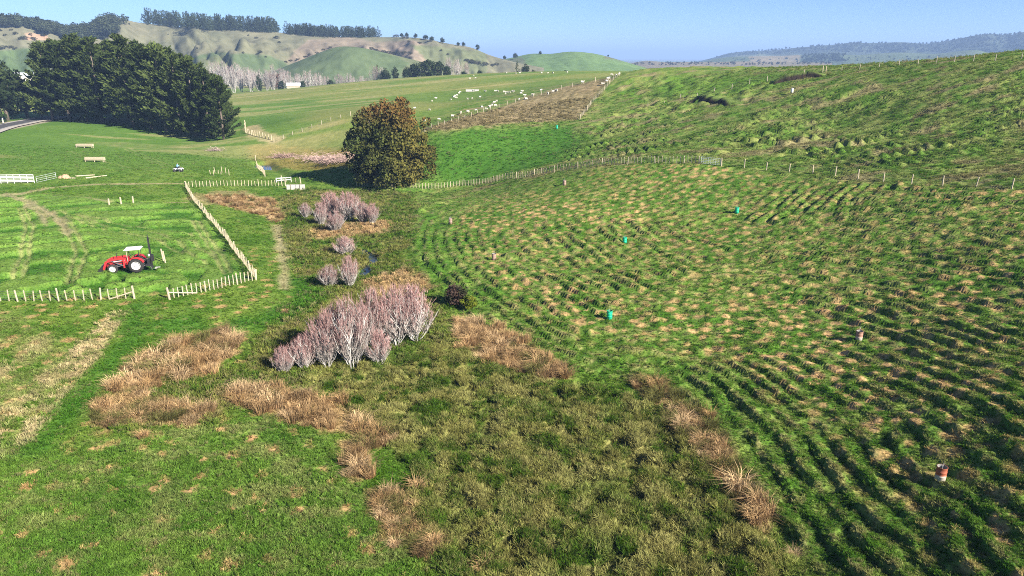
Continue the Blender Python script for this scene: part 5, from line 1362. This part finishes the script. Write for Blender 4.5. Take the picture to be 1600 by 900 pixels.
# ================================================================ sheep
def sheep_mesh(seed, graze):
    r = np.random.default_rng(seed)
    body = [(-.45, 0, .62), (-.2, 0, .64), (.15, 0, .63), (.36, 0, .65), (.50, 0, .74 if not graze else .55), (.58, 0, .88 if not graze else .30), (.74, 0, .83 if not graze else .12)]
    legs = [(.28, .13, .42), (.28, .13, .20), (.29, .13, .02), (.28, -.13, .42), (.28, -.13, .20), (.29, -.13, .02), (-.36, .13, .44), (-.40, .13, .22), (-.36, .13, .02), (-.36, -.13, .44), (-.40, -.13, .22), (-.36, -.13, .02)]
    V = body + legs; E = [(i, i + 1) for i in range(6)]
    for a, b in ((2, 7), (2, 10), (0, 13), (0, 16)): E += [(a, b), (b, b + 1), (b + 1, b + 2)]
    rad = [.22, .29, .28, .23, .13, .085, .045] + [.10, .045, .035] * 4
    return V, E, rad
SHEEP = []
for gz_ in (True, True, False):
    V, E, rad = sheep_mesh(1, gz_); o = skin_body('sheep_source', V, E, rad, 1, None, 1)
    dg = bpy.context.evaluated_depsgraph_get(); me = bpy.data.meshes.new_from_object(o.evaluated_get(dg)); me.name = 'sheep'
    bpy.data.objects.remove(o)
    n0 = len(me.vertices); co = np.empty(n0 * 3); me.vertices.foreach_get('co', co)
    me.materials.clear(); me.materials.append(M_wool); me.materials.append(M_skinf)
    pc = np.empty(len(me.polygons) * 3); me.polygons.foreach_get('center', pc); pc = pc.reshape(-1, 3)
    mi = ((pc[:, 0] > .60) | (pc[:, 2] < .30) & ((pc[:, 0] > .1) & (pc[:, 0] < .45) | (pc[:, 0] < -.2)) ).astype(np.int32); me.polygons.foreach_set('material_index', mi); SHEEP.append(me)
FL = [
 ('white sheep in the loose scatter across the middle of the paddock', 'sheep scattered over the paddock', [(648,170),(671,172),(675,158),(681,154),(704,156),(709,152),(711,150),(714,149),(717,146),(719,144),(713,153),(731,155),(738,154),(750,152),(740,142),(758,143),(774,143),(778,143),(788,144),(790,147),(793,145),(796,145),(801,144),(803,143),(814,146),(816,144),(820,150),(833,149),(845,142)]),
 ('white sheep in the file along the lower paddock fence', 'sheep along the lower fence', [(663,189),(686,187),(707,182),(720,178),(731,176),(744,173),(753,168),(760,171),(765,168),(769,165),(774,166),(772,161),(776,159),(811,156),(822,155),(856,147),(864,144),(869,142)]),
 ('white sheep on the dark bank at the hilltop corner', 'sheep at the hilltop corner', [(942,132),(948,128),(950,124),(952,122),(956,118),(963,118),(967,117)]),
 ('white sheep far off near the brow of the paddock', 'sheep near the far brow', [(743,122),(740,118),(734,123),(806,115),(812,114),(846,114),(856,114),(791,114),(864,114),(886,113)]),
]
for lab, grp, lst in FL:
    for i, (u, v) in enumerate(lst):
        p = at(u, v + 1); o = bpy.data.objects.new('sheep', SHEEP[rng.integers(3)]); COL.objects.link(o); o.location = (p[0], p[1], gz(p))
        o.rotation_euler = (0, 0, rng.choice([0, math.pi]) + rng.normal() * .7); s = .66 + .2 * rng.random(); o.scale = (s, s, s); tag(o, lab, 'sheep', grp)
p = at(910, 131); o = bpy.data.objects.new('sheep', SHEEP[2]); COL.objects.link(o); o.location = (p[0], p[1], gz(p)); o.scale = (1.0,) * 3; tag(o, 'single white sheep above the brown rush patch', 'sheep')
p = at(738, 143); t = empty('water_trough', p, .05, 'long pale concrete trough in the sheep paddock', 'trough')
MB().box((0, 0, .4), (5.0, 1.0, .8)).build('basin', M_conc, t); MB().box((0, 0, .815), (4.7, .75, .02)).build('water', M_water, t)

# ================================================================ buildings and pole
p = foot(459, 136, 440)
t = empty('farm_shed', (p[0], p[1], p[2]), .25 + math.pi / 2, 'white roofed farm shed among the purple willows', 'shed')
hs = 1.5
MB().box((0, 0, hs / 2 - .3), (9.5, 7, hs + .6)).build('wall', M_woodo, t)
MB().prism([(-5.0, hs), (5.0, hs), (5.2, hs + .05), (0.2, hs + 1.5), (-.2, hs + 1.5), (-5.2, hs + .05)], -3.9, 3.9).build('roof', M_roofw, t)
MB().box((-2.0, -3.53, .75), (2.6, .08, 1.3)).build('door', M_woodo, t)
for x in (1.2, 3.2): MB().box((x, -3.52, .9), (1.1, .06, .7)).build('window', M_black, t)
p = foot(42, 118, 480); zt = on_d(42, 118, 480)[2]
t = empty('long_barn', p, .1, 'long grey roofed barn glimpsed beside the pine stand', 'barn'); hs = max(zt - p[2], 3)
MB().box((0, 0, hs / 2), (14, 8, hs)).build('wall', M_cream, t); MB().prism([(-4.4, hs), (4.4, hs), (0, hs + 1.6)], -7.4, 7.4).build('roof', M_galv, t).rotation_euler = (0, 0, math.pi / 2)
p = at(5, 192); h = 40 / px_m(p)
t = empty('power_pole', p, .3, 'pale concrete power pole with crossarms beside the road', 'pole')
MB().tube([(0, 0, -.5), (0, 0, h)], [.24, .15], 8).build('shaft', M_conc, t)
for z, l in ((h - .35, 2.6), (h - 1.6, 2.2)):
    MB().box((0, -.2, z), (l, .13, .16)).build('crossarm', M_conc, t)
    for x in (-.42, -.15, .15, .42): MB().lathe([(.05, 0), (.07, .06), (.05, .12), (.07, .18), (.02, .24)], (x * l, -.2, z + .08), 8).build('insulator', M_white, t)
MB().box((0, -.35, h - 3.0), (.7, .5, .9)).build('transformer', M_galv, t)
p = at(92, 188); o = MB().box((0, 0, .6), (.12, .12, 1.3)).box((0, -.08, 1.2), (.7, .05, .4)).build('road_sign', M_woodo); o.location = p; tag(o, 'small post sign in the shade at the stand end of the road', 'sign')

# ================================================================ haze
k = NT('haze'); k.t.nodes.remove(k.b); pvn = k.n('ShaderNodeVolumePrincipled'); pvn.inputs['Density'].default_value = 2.1e-4; pvn.inputs['Color'].default_value = (.37, .55, .92, 1); pvn.inputs['Anisotropy'].default_value = .0
k.l(pvn.outputs[0], k.out.inputs['Volume'])
hz = MB().box((0, 10000, 89), (44000, 22400, 198)).build('haze', k.m); hz['kind'] = 'stuff'; hz['label'] = 'pale blue haze filling the valley air'
